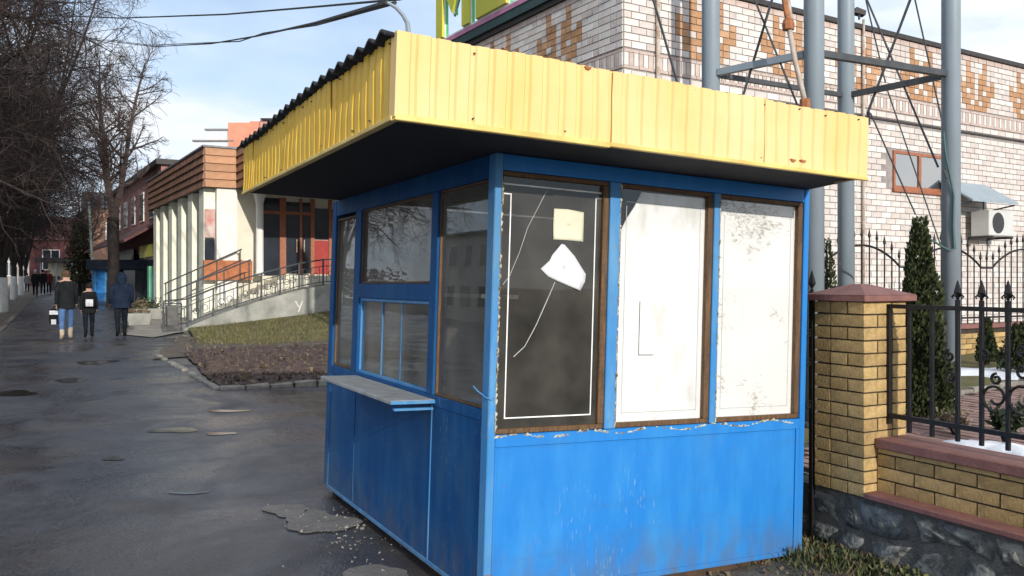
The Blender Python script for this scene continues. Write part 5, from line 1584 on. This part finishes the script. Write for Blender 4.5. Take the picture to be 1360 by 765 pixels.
house('maroon_house', (mo.x - 6.2, mo.y, rise(84)), U, V, 11, 8, 5.6, M('maroon_wall', (0.13, 0.05, 0.05), .9, var=.2, scale=1, bump=.1), DKRED, 'distant maroon house with white framed windows at the end of the street', 'gable', [(1.2, 2.7, 1.4, 1.9, 0), (4.6, 2.7, 1.4, 1.9, 0), (8.0, 2.7, 1.4, 1.9, 0)], rh=2.6)
oo = at(160, HY, 75)
house('tan_house', (oo.x - 3.0, oo.y, rise(75)), U, V, 5, 8, 8.0, M('tan_wall', (0.30, 0.17, 0.12), .9, var=.1, scale=1, bump=.1), TRIM_DARK, 'tan rendered house gable seen through the bare tree', 'gable', [(1.6, 5.2, 1.1, 1.5, 0)], rh=1.8)
lo_ = at(70, HY, 100)
house('pale_house', (lo_.x - 12, lo_.y, rise(100)), U, V, 12, 9, 5.0, M('greyish_wall', (0.30, 0.27, 0.25), .9, var=.15, scale=1, bump=.1), DKRED, 'pale grey house far off behind the left tree row', 'gable', [(1.5, 2.2, 1.4, 1.6, 0), (5.2, 2.2, 1.4, 1.6, 0), (8.9, 2.2, 1.4, 1.6, 0)], rh=2.8)
# high block with an orange brick top above the shop roof
ho2 = at(303, HY, 150)
zz = lambda py: CAMZ + (HY - py) * 150 / FPX
hb = thing('apartment_block', (ho2.x, ho2.y, rise(150)), 'far pale apartment block with an orange brick top floor above the shop roof', 'building')
HBF = frame(Vector((at(258, HY, 150).x, 150, 0)), Vector((1, 0, 0)), Vector((0, 1, 0)))
k_ = 150 / FPX
b = MB(HBF); b.box((0, 0, 0), (7.0, 14, zz(188))); b.build('wall', M('pale_panel_wall', (0.62, 0.66, 0.72), .9, var=.05, scale=.3, bump=0), hb)
b = MB(HBF); b.box((-.3, -.3, zz(188) + .01), (7.0, 14, zz(186))); b.build('roof_slab', KERB, hb)
b = MB(HBF); b.box((2.0, .5, zz(185.9)), (6.0, 12, zz(172.5))); b.build('wall', M('pale_panel_wall', (0.62, 0.66, 0.72)), hb)
b = MB(HBF); b.box((1.7, .2, zz(172.4)), (6.0, 12, zz(170.5))); b.build('roof_slab', KERB, hb)
OB = M('orange_brick_far', (0.64, 0.28, 0.18), .9, var=.1, scale=.6, bump=0)
b = MB(HBF); b.box((6.02, -.2, 0), (6.02 + 41 * k_, 12, zz(163))); b.build('brick_top', OB, hb)
b = MB(HBF); b.box((6.02 + 26 * k_, 1, zz(162.9)), (6.02 + 41 * k_, 11, zz(159.5))); b.build('brick_top', OB, hb)
b = MB(HBF); b.box((6.03 + 41 * k_, .5, 0), (6.03 + 62 * k_, 12, zz(159))); b.build('brick_top', M('pink_brick_far', (0.52, 0.30, 0.26), .9, bump=0), hb)
b = MB(HBF); b.box((6.03 + 43 * k_, -.3, zz(158.9)), (6.03 + 64 * k_, 12, zz(157.2))); b.build('roof_slab', TRIM_DARK, hb)

# small blue kiosk and stall further on
ko = gpt(122, 401)
k2 = thing('small_blue_kiosk', ko, 'small distant blue kiosk with a dark flat roof under the bare tree', 'kiosk')
KF = frame(ko, Vector((1, .12, 0)).normalized(), Vector((-.12, 1, 0)).normalized()); kk = ko.y / FPX
kw = 92 * kk
ktop = (CAMZ + (HY - 358.5) * kk) - ko.z; kt2 = (CAMZ + (HY - 345) * kk) - ko.z
b = MB(KF); b.box((0, 0, 0), (.36 * kw, 1.8, ktop)); b.build('wall', BLUE, k2)
b = MB(KF); b.box((.36 * kw + .01, .5, 0), (kw * .97, 1.8, ktop)); b.build('dark_front', GLASS_FAR, k2)
for f in (.05, .19, .34):
    b = MB(KF); b.box((f * kw - .03, -.05, 0), (f * kw + .03, -.001, ktop)); b.build('post', M('pale_blue_post', (0.12, .33, .5), .5, bump=0), k2)
b = MB(KF); b.box((.84 * kw, .2, .1), (.90 * kw, .4, ktop - .05)); b.build('green_post', M('green_post', (0.2, .55, .3), .5, bump=0), k2)
b = MB(KF); b.box((-.12, -.5, ktop + .002), (kw + .05, 2.1, kt2)); bevel(b.build('roof', M('navy_roof', (0.018, .028, .055), .6, var=.15, bump=.1), k2), .03)
so = gpt(54, 384.5)
st = thing('market_stall', so, 'far dark roofed market stall with pale goods behind the woman', 'stall')
SF = frame(so, Vector((1, 0, 0)), Vector((0, 1, 0))); sk = so.y / FPX
b = MB(SF); b.box((-.3, -.4, 36 * sk), (47 * sk, 2, 42 * sk)); b.build('roof', TRIM_DARK, st)
for f in (.05, .5, .95):
    b = MB(SF); b.box((f * 46 * sk - .05, -.3, 0), (f * 46 * sk + .05, -.2, 36 * sk)); b.build('post', STEEL, st)
b = MB(SF); b.box((0, 1.2, 0), (46 * sk, 1.3, 36 * sk - .02)); b.build('back_panel', BUFF, st)
for i in range(5):
    b = MB(SF); b.box((.1 + i * 9 * sk, .2, 0), (.1 + (i * 9 + 7.5) * sk, .9, (13 + 5 * (i % 2)) * sk)); b.build('crate', (WHITEW, DIRT, BOARD_BEIGE)[i % 3], st)
# grey-green leaning post
p = gpt(126, 399); q = at(118, 268, p.y)
lp = thing('street_post', p, 'leaning grey green street post left of the bare tree', 'post')
b = MB(); b.tube([p - Z * .2, q], [.085, .06], 10); b.build('shaft', M('grey_green_paint', (0.30, 0.36, 0.32), .6, bump=0), lp, smooth=True)
b = MB(); b.tube([q, q + Vector((.02, -.05, .05))], [.075, .02], 8); b.build('cap', STEEL_DK, lp)

# ------------------------------------------------------------ bare trees
def rotv(d, ang, az):
    a = d.orthogonal().normalized(); c = d.cross(a)
    s_ = a * math.cos(az) + c * math.sin(az)
    return (d * math.cos(ang) + s_ * math.sin(ang)).normalized()
def limb(b, rr, p, d, L, r, lvl, spec):
    nseg, trop, jit, kids, ang, ratio, sides = spec[lvl]
    pts, rs = [p.copy()], [r]
    for k in range(nseg):
        d = (d + Vector((rr.gauss(0, jit), rr.gauss(0, jit), rr.gauss(0, jit) + trop))).normalized()
        p = p + d * (L / nseg); pts.append(p.copy()); rs.append(r * (1 - .8 * (k + 1) / nseg) + .0025)
    b.tube(pts, rs, sides, False)
    if lvl + 1 < len(spec):
        n = kids
        for k in range(n):
            f = .18 + .82 * (k + rr.random()) / n
            i = min(int(f * nseg), nseg - 1); q = pts[i].lerp(pts[i + 1], f * nseg - i)
            dd = (pts[i + 1] - pts[i]).normalized()
            limb(b, rr, q, rotv(dd, ang * rr.uniform(.7, 1.3), rr.uniform(0, 6.283)), L * ratio * rr.uniform(.55, 1.15) * (1.15 - .5 * f), max(.004, rs[i] * .5), lvl + 1, spec)
def bare_tree(rr, h, r, fork, leaders, spec, spread):
    tb = MB(); tb.tube([(0, 0, -.2), (0, 0, .15), (.03, 0, fork * .5), (.0, .02, fork)], [r * 1.35, r * 1.08, r * .95, r * .92], 12, False)
    cb = MB()
    for k in range(leaders):
        a = 6.283 * k / leaders + rr.uniform(-.4, .4)
        d = Vector((math.cos(a) * spread, math.sin(a) * spread, 1)).normalized()
        limb(cb, rr, Vector((0, 0, fork - .15)), d, (h - fork) * rr.uniform(.86, 1.05), r * rr.uniform(.5, .66), 0, spec)
    return tb, cb
SPEC_A = [(9, .07, .05, 20, R(55), .36, 6), (5, .08, .12, 12, R(48), .46, 4), (4, .06, .16, 8, R(45), .52, 3), (3, .04, .2, 0, 0, 0, 3)]
SPEC_D = [(8, .03, .10, 22, R(68), .34, 5), (4, -.03, .16, 13, R(54), .50, 3), (3, -.04, .22, 9, R(52), .55, 3), (2, -.03, .25, 0, 0, 0, 3)]
def place_tree(tm_, cm_, lm_, p, rz, sc, label, group, name='bare_tree', kids_kind=None):
    t = thing(name, p, label, 'tree', group); t.rotation_euler = (0, 0, rz); t.scale = (sc, sc, sc)
    for nm, me in (('trunk', tm_), ('crown', cm_), ('whitewash', lm_)):
        if me:
            o = bpy.data.objects.new(nm, me); o.parent = t; col.objects.link(o)
    return t
rr = random.Random(5)
p = gpt(152, 391)
p = at(150, HY, 40.0); p.z = rise(40)
hh = (CAMZ + 335 * p.y / FPX - p.z) * 0.90
tb, cb = bare_tree(rr, hh, .27, 4.2, 3, SPEC_A, .17)
place_tree(tb.mesh('trunk', BARK, True), cb.mesh('crown', TWIG), None, p, 0.5, 1, 'tall bare forked tree standing behind the small blue kiosk', 'bare street trees')
rr = random.Random(15)
tb, cb = bare_tree(rr, 9.5, .15, 2.6, 3, SPEC_A, .28)
small = (tb.mesh('trunk', BARK, True), cb.mesh('crown', TWIG), None)
for px, Y, lab in ((112, 62, 'small bare tree just left of the leaning street post'), (196, 66, 'slim bare tree rising behind the pink building')):
    p = at(px, HY, Y); p.z = rise(Y); place_tree(*small, p, px * .1, 1, lab, 'bare street trees')
dm = []
for s_ in (31, 32):
    rr = random.Random(s_)
    tb, cb = bare_tree(rr, 14.5, .155, 1.9, 6, SPEC_D, .16)
    lm = MB(); lm.lathe([(.205, -.1), (.188, .15), (.160, 1.35), (.150, 1.36)], 12, (.01, 0))
    dm.append((tb.mesh('trunk', BARK, True), cb.mesh('crown', TWIG_D), lm.mesh('whitewash', LIME, True)))
labs = ['dense dark tree towering nearest at the left picture edge', 'dense dark tree second in the left row', 'whitewashed dark tree at the left edge with its trunk base in view', 'fourth dense dark tree along the left row', 'whitewashed tree further down the left row beside the walkers', 'sixth dark tree of the left row', 'farthest dark tree of the left row above the market stall', 'dark tree behind the first row at the left edge']
for i, (c, v) in enumerate(((-2.4, 22.5), (-2.5, 31.0), (-2.15, 39.8), (-2.6, 48), (-2.5, 56.0), (-2.5, 65), (-2.6, 76), (-6.5, 35))):
    p = cuv(c, v); p.z = rise(p.y)
    place_tree(*dm[i % 2], p, i * 1.3, (1.0, .98, 1.05, .95, 1.0, .95, .9, 1.1)[i], labs[i], 'row of dark trees along the left side')
# evergreen between the trunk row and the post
rr = random.Random(77)
p = at(106, HY, 56); p.z = rise(56)
t = thing('evergreen_tree', p, 'olive evergreen tree beside the leaning street post', 'tree')
b = MB(); b.tube([p, p + Z * 4.5], [.14, .03], 6); b.build('trunk', BARK, t)
b = MB(); pts = []
for i in range(2600):
    f = rr.random(); a = rr.uniform(0, 6.28); rad = .78 * (1 - f ** 2.2) ** .6 * (1 + .25 * math.sin(a * 3 + f * 9)) * rr.random() ** .4
    pts.append(p + Vector((rad * math.cos(a), rad * math.sin(a), .8 + f * 4.6)))
leaf_cloud(b, pts, .16, rr); b.build('crown', OLIVE, t)
# verge under the trees
grid_sheet('verge', -4.6, -1.55, 20, 110, 10, 90, lambda c, v: ground_z(c, v) + .012 + .05 * max(0, math.sin((c + 4.6) / 3.05 * math.pi)) * (.7 + .3 * math.sin(v * 2.1)), DIRT, kind='structure')
# far wooded rise closing the street
rr = random.Random(90); b = MB()
for i in range(9000):
    x = rr.uniform(-190, -20); y = 150 + rr.uniform(0, 30) + x * -.1
    z = 1.4 + (abs(math.sin(x * .13)) * 3 + abs(math.sin(x * .37 + 1)) * 2.2 + 4.2) * rr.random() ** .7
    leaf_cloud(b, [Vector((x, y, z))], 1.0, rr)
b.build('distant_wood', M('distant_wood_twigs', (0.10, 0.078, 0.078), .95, var=.25, scale=.2, bump=0), kind='stuff')

# ------------------------------------------------------------ street on the far left, seen mirrored in the kiosk glass
sp = cuv(-30, 20)
CREAMH = M('cream_house_wall', (0.62, 0.57, 0.47), .85, var=.08, scale=1, bump=.1)
house('cream_house', (cuv(-26, 22).x, cuv(-26, 22).y, rise(20)), V, -U, 22, 10, 6.2, CREAMH, DKRED, 'long cream two storey house across the street, mirrored in the kiosk glass', 'gable',
    [(1.6 + k * 2.6, z, 1.2, 1.5, 0) for k in range(8) for z in (1.3, 4.1)], rh=3)
house('white_house', (cuv(-24, 47).x, cuv(-24, 47).y, rise(52)), V, -U, 18, 10, 7.0, WHITEW, TRIM_DARK, 'white house across the street beyond the cream one', 'flat',
    [(1.2 + k * 2.8, z, 1.3, 1.6, 0) for k in range(6) for z in (1.4, 4.6)])

# ------------------------------------------------------------ puddles and pale patches on the asphalt
def puddle(px, py, rx, ry, seed, label, mat=PUDDLE, name='puddle', lift=.006, cat='puddle', grp='puddles on the asphalt'):
    p = gpt(px, py); rr = random.Random(seed); n = 36
    ph = [rr.uniform(0, 6.28) for _ in range(4)]
    kx = p.y / FPX
    b = MB(); vs = []
    c0 = p.x * U.x + p.y * U.y; v0 = p.x * V.x + p.y * V.y
    zc = ground_z(c0, v0) + lift
    NR = 4
    for j in range(1, NR + 1):
        rr = random.Random(seed + 99)
        for k in range(n):
            t = 2 * math.pi * k / n
            f = (1 + .20 * math.sin(2 * t + ph[0]) + .14 * math.sin(3 * t + ph[1]) + .05 * math.sin(7 * t + ph[2]) + rr.uniform(-.03, .03)) * j / NR
            x = rx * kx * f * math.cos(t); y = ry * (p.y ** 2 / (CAMZ * FPX)) * f * math.sin(t)
            q = Vector((x, y, 0)); c = (p + q).x * U.x + (p + q).y * U.y; v = (p + q).x * V.x + (p + q).y * V.y
            vs.append(Vector((x, y, ground_z(c, v) + lift + .0015 * (1 - j / NR) - p.z)))
    cen = Vector((0, 0, zc + .0015 - p.z))
    b.add([cen] + vs, [(0, k + 1, (k + 1) % n + 1) for k in range(n)] + [(1 + j * n + k, 1 + (j + 1) * n + k, 1 + (j + 1) * n + (k + 1) % n, 1 + j * n + (k + 1) % n) for j in range(NR - 1) for k in range(n)])
    o = b.build(name, mat, smooth=(mat is PUDDLE)); o.location = p
    return o if cat is None else tag(o, label, cat, grp)
PUD = [(232, 572, 26, 4.0, 'thin dark puddle left of the kiosk in mid road'), (292, 577, 17, 2.2, 'bright puddle mirroring the sky beside the dark one'),
       (95, 505, 22, 2.6, 'dark narrow puddle in the road below the woman'), (128, 481, 26, 2.2, 'long flat puddle on the road near the walkers'),
       (302, 546, 24, 1.8, 'pale glinting puddle before the soil bed'), (250, 655, 22, 2.4, 'tiny gleaming streak of water on the near road'), (20, 522, 26, 3.5, 'broad muddy puddle at the left edge of the road'), 
       (150, 610, 16, 2.0, 'lone small puddle in the middle of the road'), ]
for i, (px, py, rx, ry, lab) in enumerate(PUD):
    puddle(px, py, rx, ry, i + 3, lab)
for i, (px, py, rx, ry, lab) in enumerate(((380, 679, 28, 8, 'small pale patch in the asphalt by the kiosk'), (424, 695, 44, 15, 'larger pale patch touching the kiosk foot'), (500, 772, 48, 20, 'pale broken patch at the bottom picture edge'))):
    puddle(px, py, rx, ry, 40 + i, lab, PATCH, 'pale_patch', .008, 'patch', 'pale patches in the asphalt')  # flat paler patches lying just above the asphalt
rr = random.Random(61); b = MB()
for i in range(260):
    px, py = rr.gauss(465, 45), rr.gauss(700, 26)
    if py < 655 or px > 560: continue
    p = gpt(px, py); s_ = rr.uniform(.004, .014); p.z += .012
    vs = [p + Vector((rr.uniform(-1, 1), rr.uniform(-1, 1), rr.uniform(-.6, .6))).normalized() * s_ for _ in range(5)]
    b.add(vs, [(0, 1, 2), (0, 2, 3), (0, 3, 1), (4, 2, 1), (4, 3, 2), (4, 1, 3)])
b.build('grit', KERB, kind='stuff')

# ------------------------------------------------------------ people
def person(p, h, yaw, stride, jacket, legs, shoes, hair, label, arms=(0.0, 0.0), bulk=1.0, extras=None, group=None, low=False):
    k = h / 1.75
    P = [(0, 0, .95), (0, 0, 1.12), (0, .01, 1.30), (0, .0, 1.43), (0, .0, 1.50), (0, .015, 1.585), (0, .02, 1.68)]
    Rr = [(.15, .105), (.135, .10), (.155, .11), (.12, .085), (.055, .055), (.088, .10), (.085, .095)]
    E_ = [(i, i + 1) for i in range(6)]
    def add(pt, r, par):
        P.append(pt); Rr.append((r, r)); E_.append((par, len(P) - 1)); return len(P) - 1
    add((0, .115, 1.60), .022, 5)                                # nose
    add((.088, .01, 1.60), .018, 5); add((-.088, .01, 1.60), .018, 5)   # ears
    hands = []
    for s_, sw in ((1, arms[0]), (-1, arms[1])):
        a = add((s_ * .17, 0, 1.42), .066, 3)
        a = add((s_ * .215, -.02 + sw * .10, 1.16), .053, a)
        a = add((s_ * .225, .05 + sw * .26, .93), .040, a)
        a = add((s_ * .222, .07 + sw * .30, .86), .032, a); hands.append(len(P) - 1)
    for s_ in (1, -1):
        f = stride * s_
        a = add((s_ * .088, 0, .88), .102, 0)
        a = add((s_ * .10, f * .20 + .03, .50), .076, a)
        a = add((s_ * .09, f * .36 - (.06 if f < 0 else 0), .10 + (.07 if f < 0 else 0)), .056, a)
        a = add((s_ * .115, f * .36 + .15 - (.06 if f < 0 else 0), .04 + (.0 if f > 0 else .01)), .045, a)
    me = bpy.data.meshes.new('person'); me.from_pydata([tuple(k * c for c in q) for q in P], E_, [])
    o = bpy.data.objects.new('person_raw', me); col.objects.link(o)
    m = o.modifiers.new('skin', 'SKIN'); m.use_smooth_shade = True
    for i, v in enumerate(me.skin_vertices[0].data):
        v.radius = (Rr[i][0] * k * (bulk if i < 4 else 1), Rr[i][1] * k * (bulk if i < 4 else 1)); v.use_root = (i == 0)
    sb = o.modifiers.new('sub', 'SUBSURF'); sb.levels = 1; sb.render_levels = 1
    bpy.context.view_layer.update()
    dg = bpy.context.evaluated_depsgraph_get()
    em = bpy.data.meshes.new_from_object(o.evaluated_get(dg))
    bpy.data.objects.remove(o)
    verts = [tuple(v.co) for v in em.vertices]; faces = [tuple(f.vertices) for f in em.polygons]
    b = MB(); b.add(verts, faces)
    # fingers and thumb on each hand
    if not low:
        for hi, s_ in zip(hands, (1, -1)):
            q = Vector(P[hi]) * k
            for j in range(4):
                L_ = (.070, .080, .076, .060)[j] * k
                o_ = Vector((0, (.024 - j * .016) * k, -.015 * k))
                b.tube([q + o_, q + o_ + Vector((-s_ * .006 * k, 0, -L_ * .5)), q + o_ + Vector((-s_ * .022 * k, 0, -L_))], [.010 * k, .009 * k, .007 * k], 5)
            b.tube([q + Vector((0, .026 * k, .01)), q + Vector((-s_ * .012 * k, .050 * k, -.02 * k)), q + Vector((-s_ * .018 * k, .056 * k, -.05 * k))], [.011 * k, .010 * k, .008 * k], 5)
    skin = M('skin', (0.46, 0.27, 0.20), .6, var=.08, bump=0)
    mats = [skin, jacket, legs, shoes, hair]
    b.mi = []
    for f in b.f:
        c = Vector((0, 0, 0))
        for i in f: c += Vector(b.v[i])
        c = c / len(f) / k
        if c.z > 1.475: mi = 0
        elif abs(c.x) > .17 and c.z < .905 and c.z > .6: mi = 0
        elif c.z > .91 or (abs(c.x) > .17 and c.z > .8): mi = 1
        elif c.z > .30 and shoes is not legs and c.z > .28: mi = 2
        else: mi = 3
        b.mi.append(mi)
    t = thing('person', p, label, 'person', group); ORG[t.name] = (0, 0, 0); t.rotation_euler = (0, 0, yaw)
    b.build('body', mats, t, smooth=True)
    # jacket skirt: open shell from chest to hip following the body
    j = MB(); prof = [(.105, .075, 1.475), (.185, .115, 1.42), (.19, .125, 1.30), (.172, .125, 1.12), (.182, .135, .98), (.200, .148, .80)]
    n = 14; vs, fs = [], []
    for rx, ry, z in prof:
        for q in range(n):
            a = 6.283 * q / n; w = 1 + .03 * math.sin(5 * a + z * 9)
            vs.append((rx * bulk * w * math.cos(a) * k, ry * bulk * w * math.sin(a) * k, z * k))
    for r_ in range(len(prof) - 1):
        for q in range(n): fs.append((r_ * n + q, r_ * n + (q + 1) % n, (r_ + 1) * n + (q + 1) % n, (r_ + 1) * n + q))
    j.add(vs, fs); j.build('jacket', jacket, t, smooth=True)
    # hair cap
    hm = MB(); vs, fs = [], []
    for r_ in range(6):
        ph = R(6 + r_ * 21)
        for q in range(12):
            a = 6.283 * q / 12
            fwd = .82 if math.sin(a) > .2 else 1.0
            zz_ = math.cos(min(ph, R(70)) if math.sin(a) > .2 else ph)
            vs.append((.108 * math.sin(ph) * math.cos(a) * k, (.012 + .120 * math.sin(ph) * math.sin(a) * fwd) * k, (1.632 + .128 * zz_) * k))
    for r_ in range(5):
        for q in range(12): fs.append((r_ * 12 + q, (r_ + 1) * 12 + q, (r_ + 1) * 12 + (q + 1) % 12, r_ * 12 + (q + 1) % 12))
    fs.append(tuple(range(12)))
    hm.add(vs, fs); hm.build('hair', hair, t, smooth=True)
    if extras: extras(t, k)
    return t
def cloth(name, c): return M(name, c, .9, var=.25, scale=9, bump=.25, spec=.08)
BLKJ, NAVY, JEANS, DARKT = cloth('black_jacket', (.014, .016, .017)), cloth('navy_jacket', (.013, .020, .038)), cloth('blue_jeans', (.075, .14, .28)), cloth('dark_trousers', (.012, .015, .022))
BOOT, BLKSH, BLOND, DKHAIR = cloth('beige_boot', (.46, .36, .26)), cloth('black_shoe', (.012, .012, .013)), cloth('light_brown_hair', (.085, .052, .034)), cloth('dark_hair', (.02, .015, .012))
WHITEC, MAROON, GREYC = cloth('white_cloth', (.52, .52, .54)), cloth('maroon_coat', (.13, .03, .03)), cloth('grey_coat', (.20, .19, .19))
AWAY = YAW
pw = gpt(88, 452)
person(pw, 93 * pw.y / FPX, AWAY, .75, BLKJ, JEANS, BOOT, BLOND, 'woman in a dark jacket, blue jeans and beige boots walking away', (.4, -.4), 1.06)
hb_ = pw + Vector((-.30, .04, 0)); 
bagw = thing('shopping_bag', hb_, 'black and white shopping bag carried on the left by the woman in jeans', 'bag')
b = MB(); z0, z1 = pw.z + .40, pw.z + .88
b.add([hb_ * 1 + Vector((-.13, -.06, z0 - hb_.z)), hb_ + Vector((.13, -.06, z0 - hb_.z)), hb_ + Vector((.13, .06, z0 - hb_.z)), hb_ + Vector((-.13, .06, z0 - hb_.z)), hb_ + Vector((-.15, -.03, z1 - hb_.z - .1)), hb_ + Vector((.15, -.03, z1 - hb_.z - .1)), hb_ + Vector((.15, .03, z1 - hb_.z - .1)), hb_ + Vector((-.15, .03, z1 - hb_.z - .1))], [(0, 3, 2, 1), (4, 5, 6, 7), (0, 1, 5, 4), (1, 2, 6, 5), (2, 3, 7, 6), (3, 0, 4, 7)])
bevel(b.build('sack', BLKSH, bagw), .03)
b = MB(); b.box(tuple(hb_ + Vector((-.10, -.075, .64))), tuple(hb_ + Vector((.11, -.062, .74)))); b.box(tuple(hb_ + Vector((-.05, -.085, .40))), tuple(hb_ + Vector((.07, -.076, .52)))); b.build('white_print', WHITEC, bagw, kind='stuff')
b = MB(); b.tube([hb_ + Vector((-.08, 0, .76)), hb_ + Vector((.10, 0, .93)), hb_ + Vector((.10, 0, .76))], .012, 5); b.build('strap', BLKSH, bagw)
def pack(t, k):
    b = MB(); b.box((-.13 * k, -.27 * k, 1.02 * k), (.13 * k, -.13 * k, 1.36 * k)); bevel(b.build('hood', MAROON, t), .03)
pc = gpt(118, 449)
person(pc, 73 * pc.y / FPX, AWAY, .6, BLKJ, DARKT, BLKSH, DKHAIR, 'shorter person in dark clothes walking between the woman and the man', (.2, -.3), 1.1)
bp_ = pc + Vector((0, 0, 0)); bp = thing('backpack', pc, 'small dark backpack with a white panel on the shorter person', 'backpack')
kq = 73 * pc.y / FPX / 1.75
BF = frame(pc, U, V)
b = MB(BF); b.box((-.14, -.30, 1.0 * kq), (.14, -.155, 1.38 * kq)); bevel(b.build('bag', BLKSH, bp), .04)
b = MB(BF); b.box((-.08, -.312, 1.02 * kq), (.09, -.302, 1.24 * kq)); bevel(b.build('white_panel', WHITEC, bp), .003)
def hood(t, k):
    b = MB(); n = 12; vs, fs = [], []
    for r_, (rad, dy, z) in enumerate(((.13, -.02, 1.45), (.145, -.025, 1.55), (.135, -.02, 1.65), (.09, -.01, 1.73), (.02, 0, 1.755))):
        for q in range(n):
            a = R(160) + R(220) * q / (n - 1)
            vs.append((rad * math.cos(a) * k, (dy + rad * 1.05 * math.sin(a) * .95) * k, z * k))
    for r_ in range(4):
        for q in range(n - 1): fs.append((r_ * n + q, r_ * n + q + 1, (r_ + 1) * n + q + 1, (r_ + 1) * n + q))
    b.add(vs, fs); b.build('hood', NAVY, t, smooth=True)
    b = MB(); b.tube([(.19 * k, 0, 1.40 * k), (.245 * k, 0, 1.16 * k), (.25 * k, .06 * k, .93 * k)], [.085 * k, .075 * k, .055 * k], 9); b.build('sleeve', NAVY, t, smooth=True)
    b = MB(); b.tube([(-.19 * k, 0, 1.40 * k), (-.245 * k, 0, 1.16 * k), (-.25 * k, .06 * k, .93 * k)], [.085 * k, .075 * k, .055 * k], 9); b.build('sleeve', NAVY, t, smooth=True)
pm = gpt(161, 448)
person(pm, 86 * pm.y / FPX, AWAY, .55, NAVY, DARKT, BLKSH, DKHAIR, 'man in a navy hooded jacket and dark trousers walking away', (.1, -.1), 1.3, hood)
for i, (px, py, hpx, j, l, hr, lab) in enumerate(((47, 393, 36, BLKJ, DARKT, WHITEC, 'far walker in black with a white hat at the left of the distant group'), (57, 391, 34, BLKJ, DARKT, DKHAIR, 'far walker in black in the middle of the distant group'), (65, 390, 32, MAROON, DARKT, BLOND, 'far walker in a maroon coat on the right of the distant group'), (36, 388, 26, GREYC, DARKT, DKHAIR, 'far walker in a grey coat under the left trees'))):
    p = gpt(px, py); person(p, hpx * p.y / FPX * .97, AWAY + (R(180) if i in (0, 2) else 0), .5 if i % 2 else -.5, j, l, BLKSH, hr, lab, (.2, -.2), 1.1, None, 'distant walkers', True)
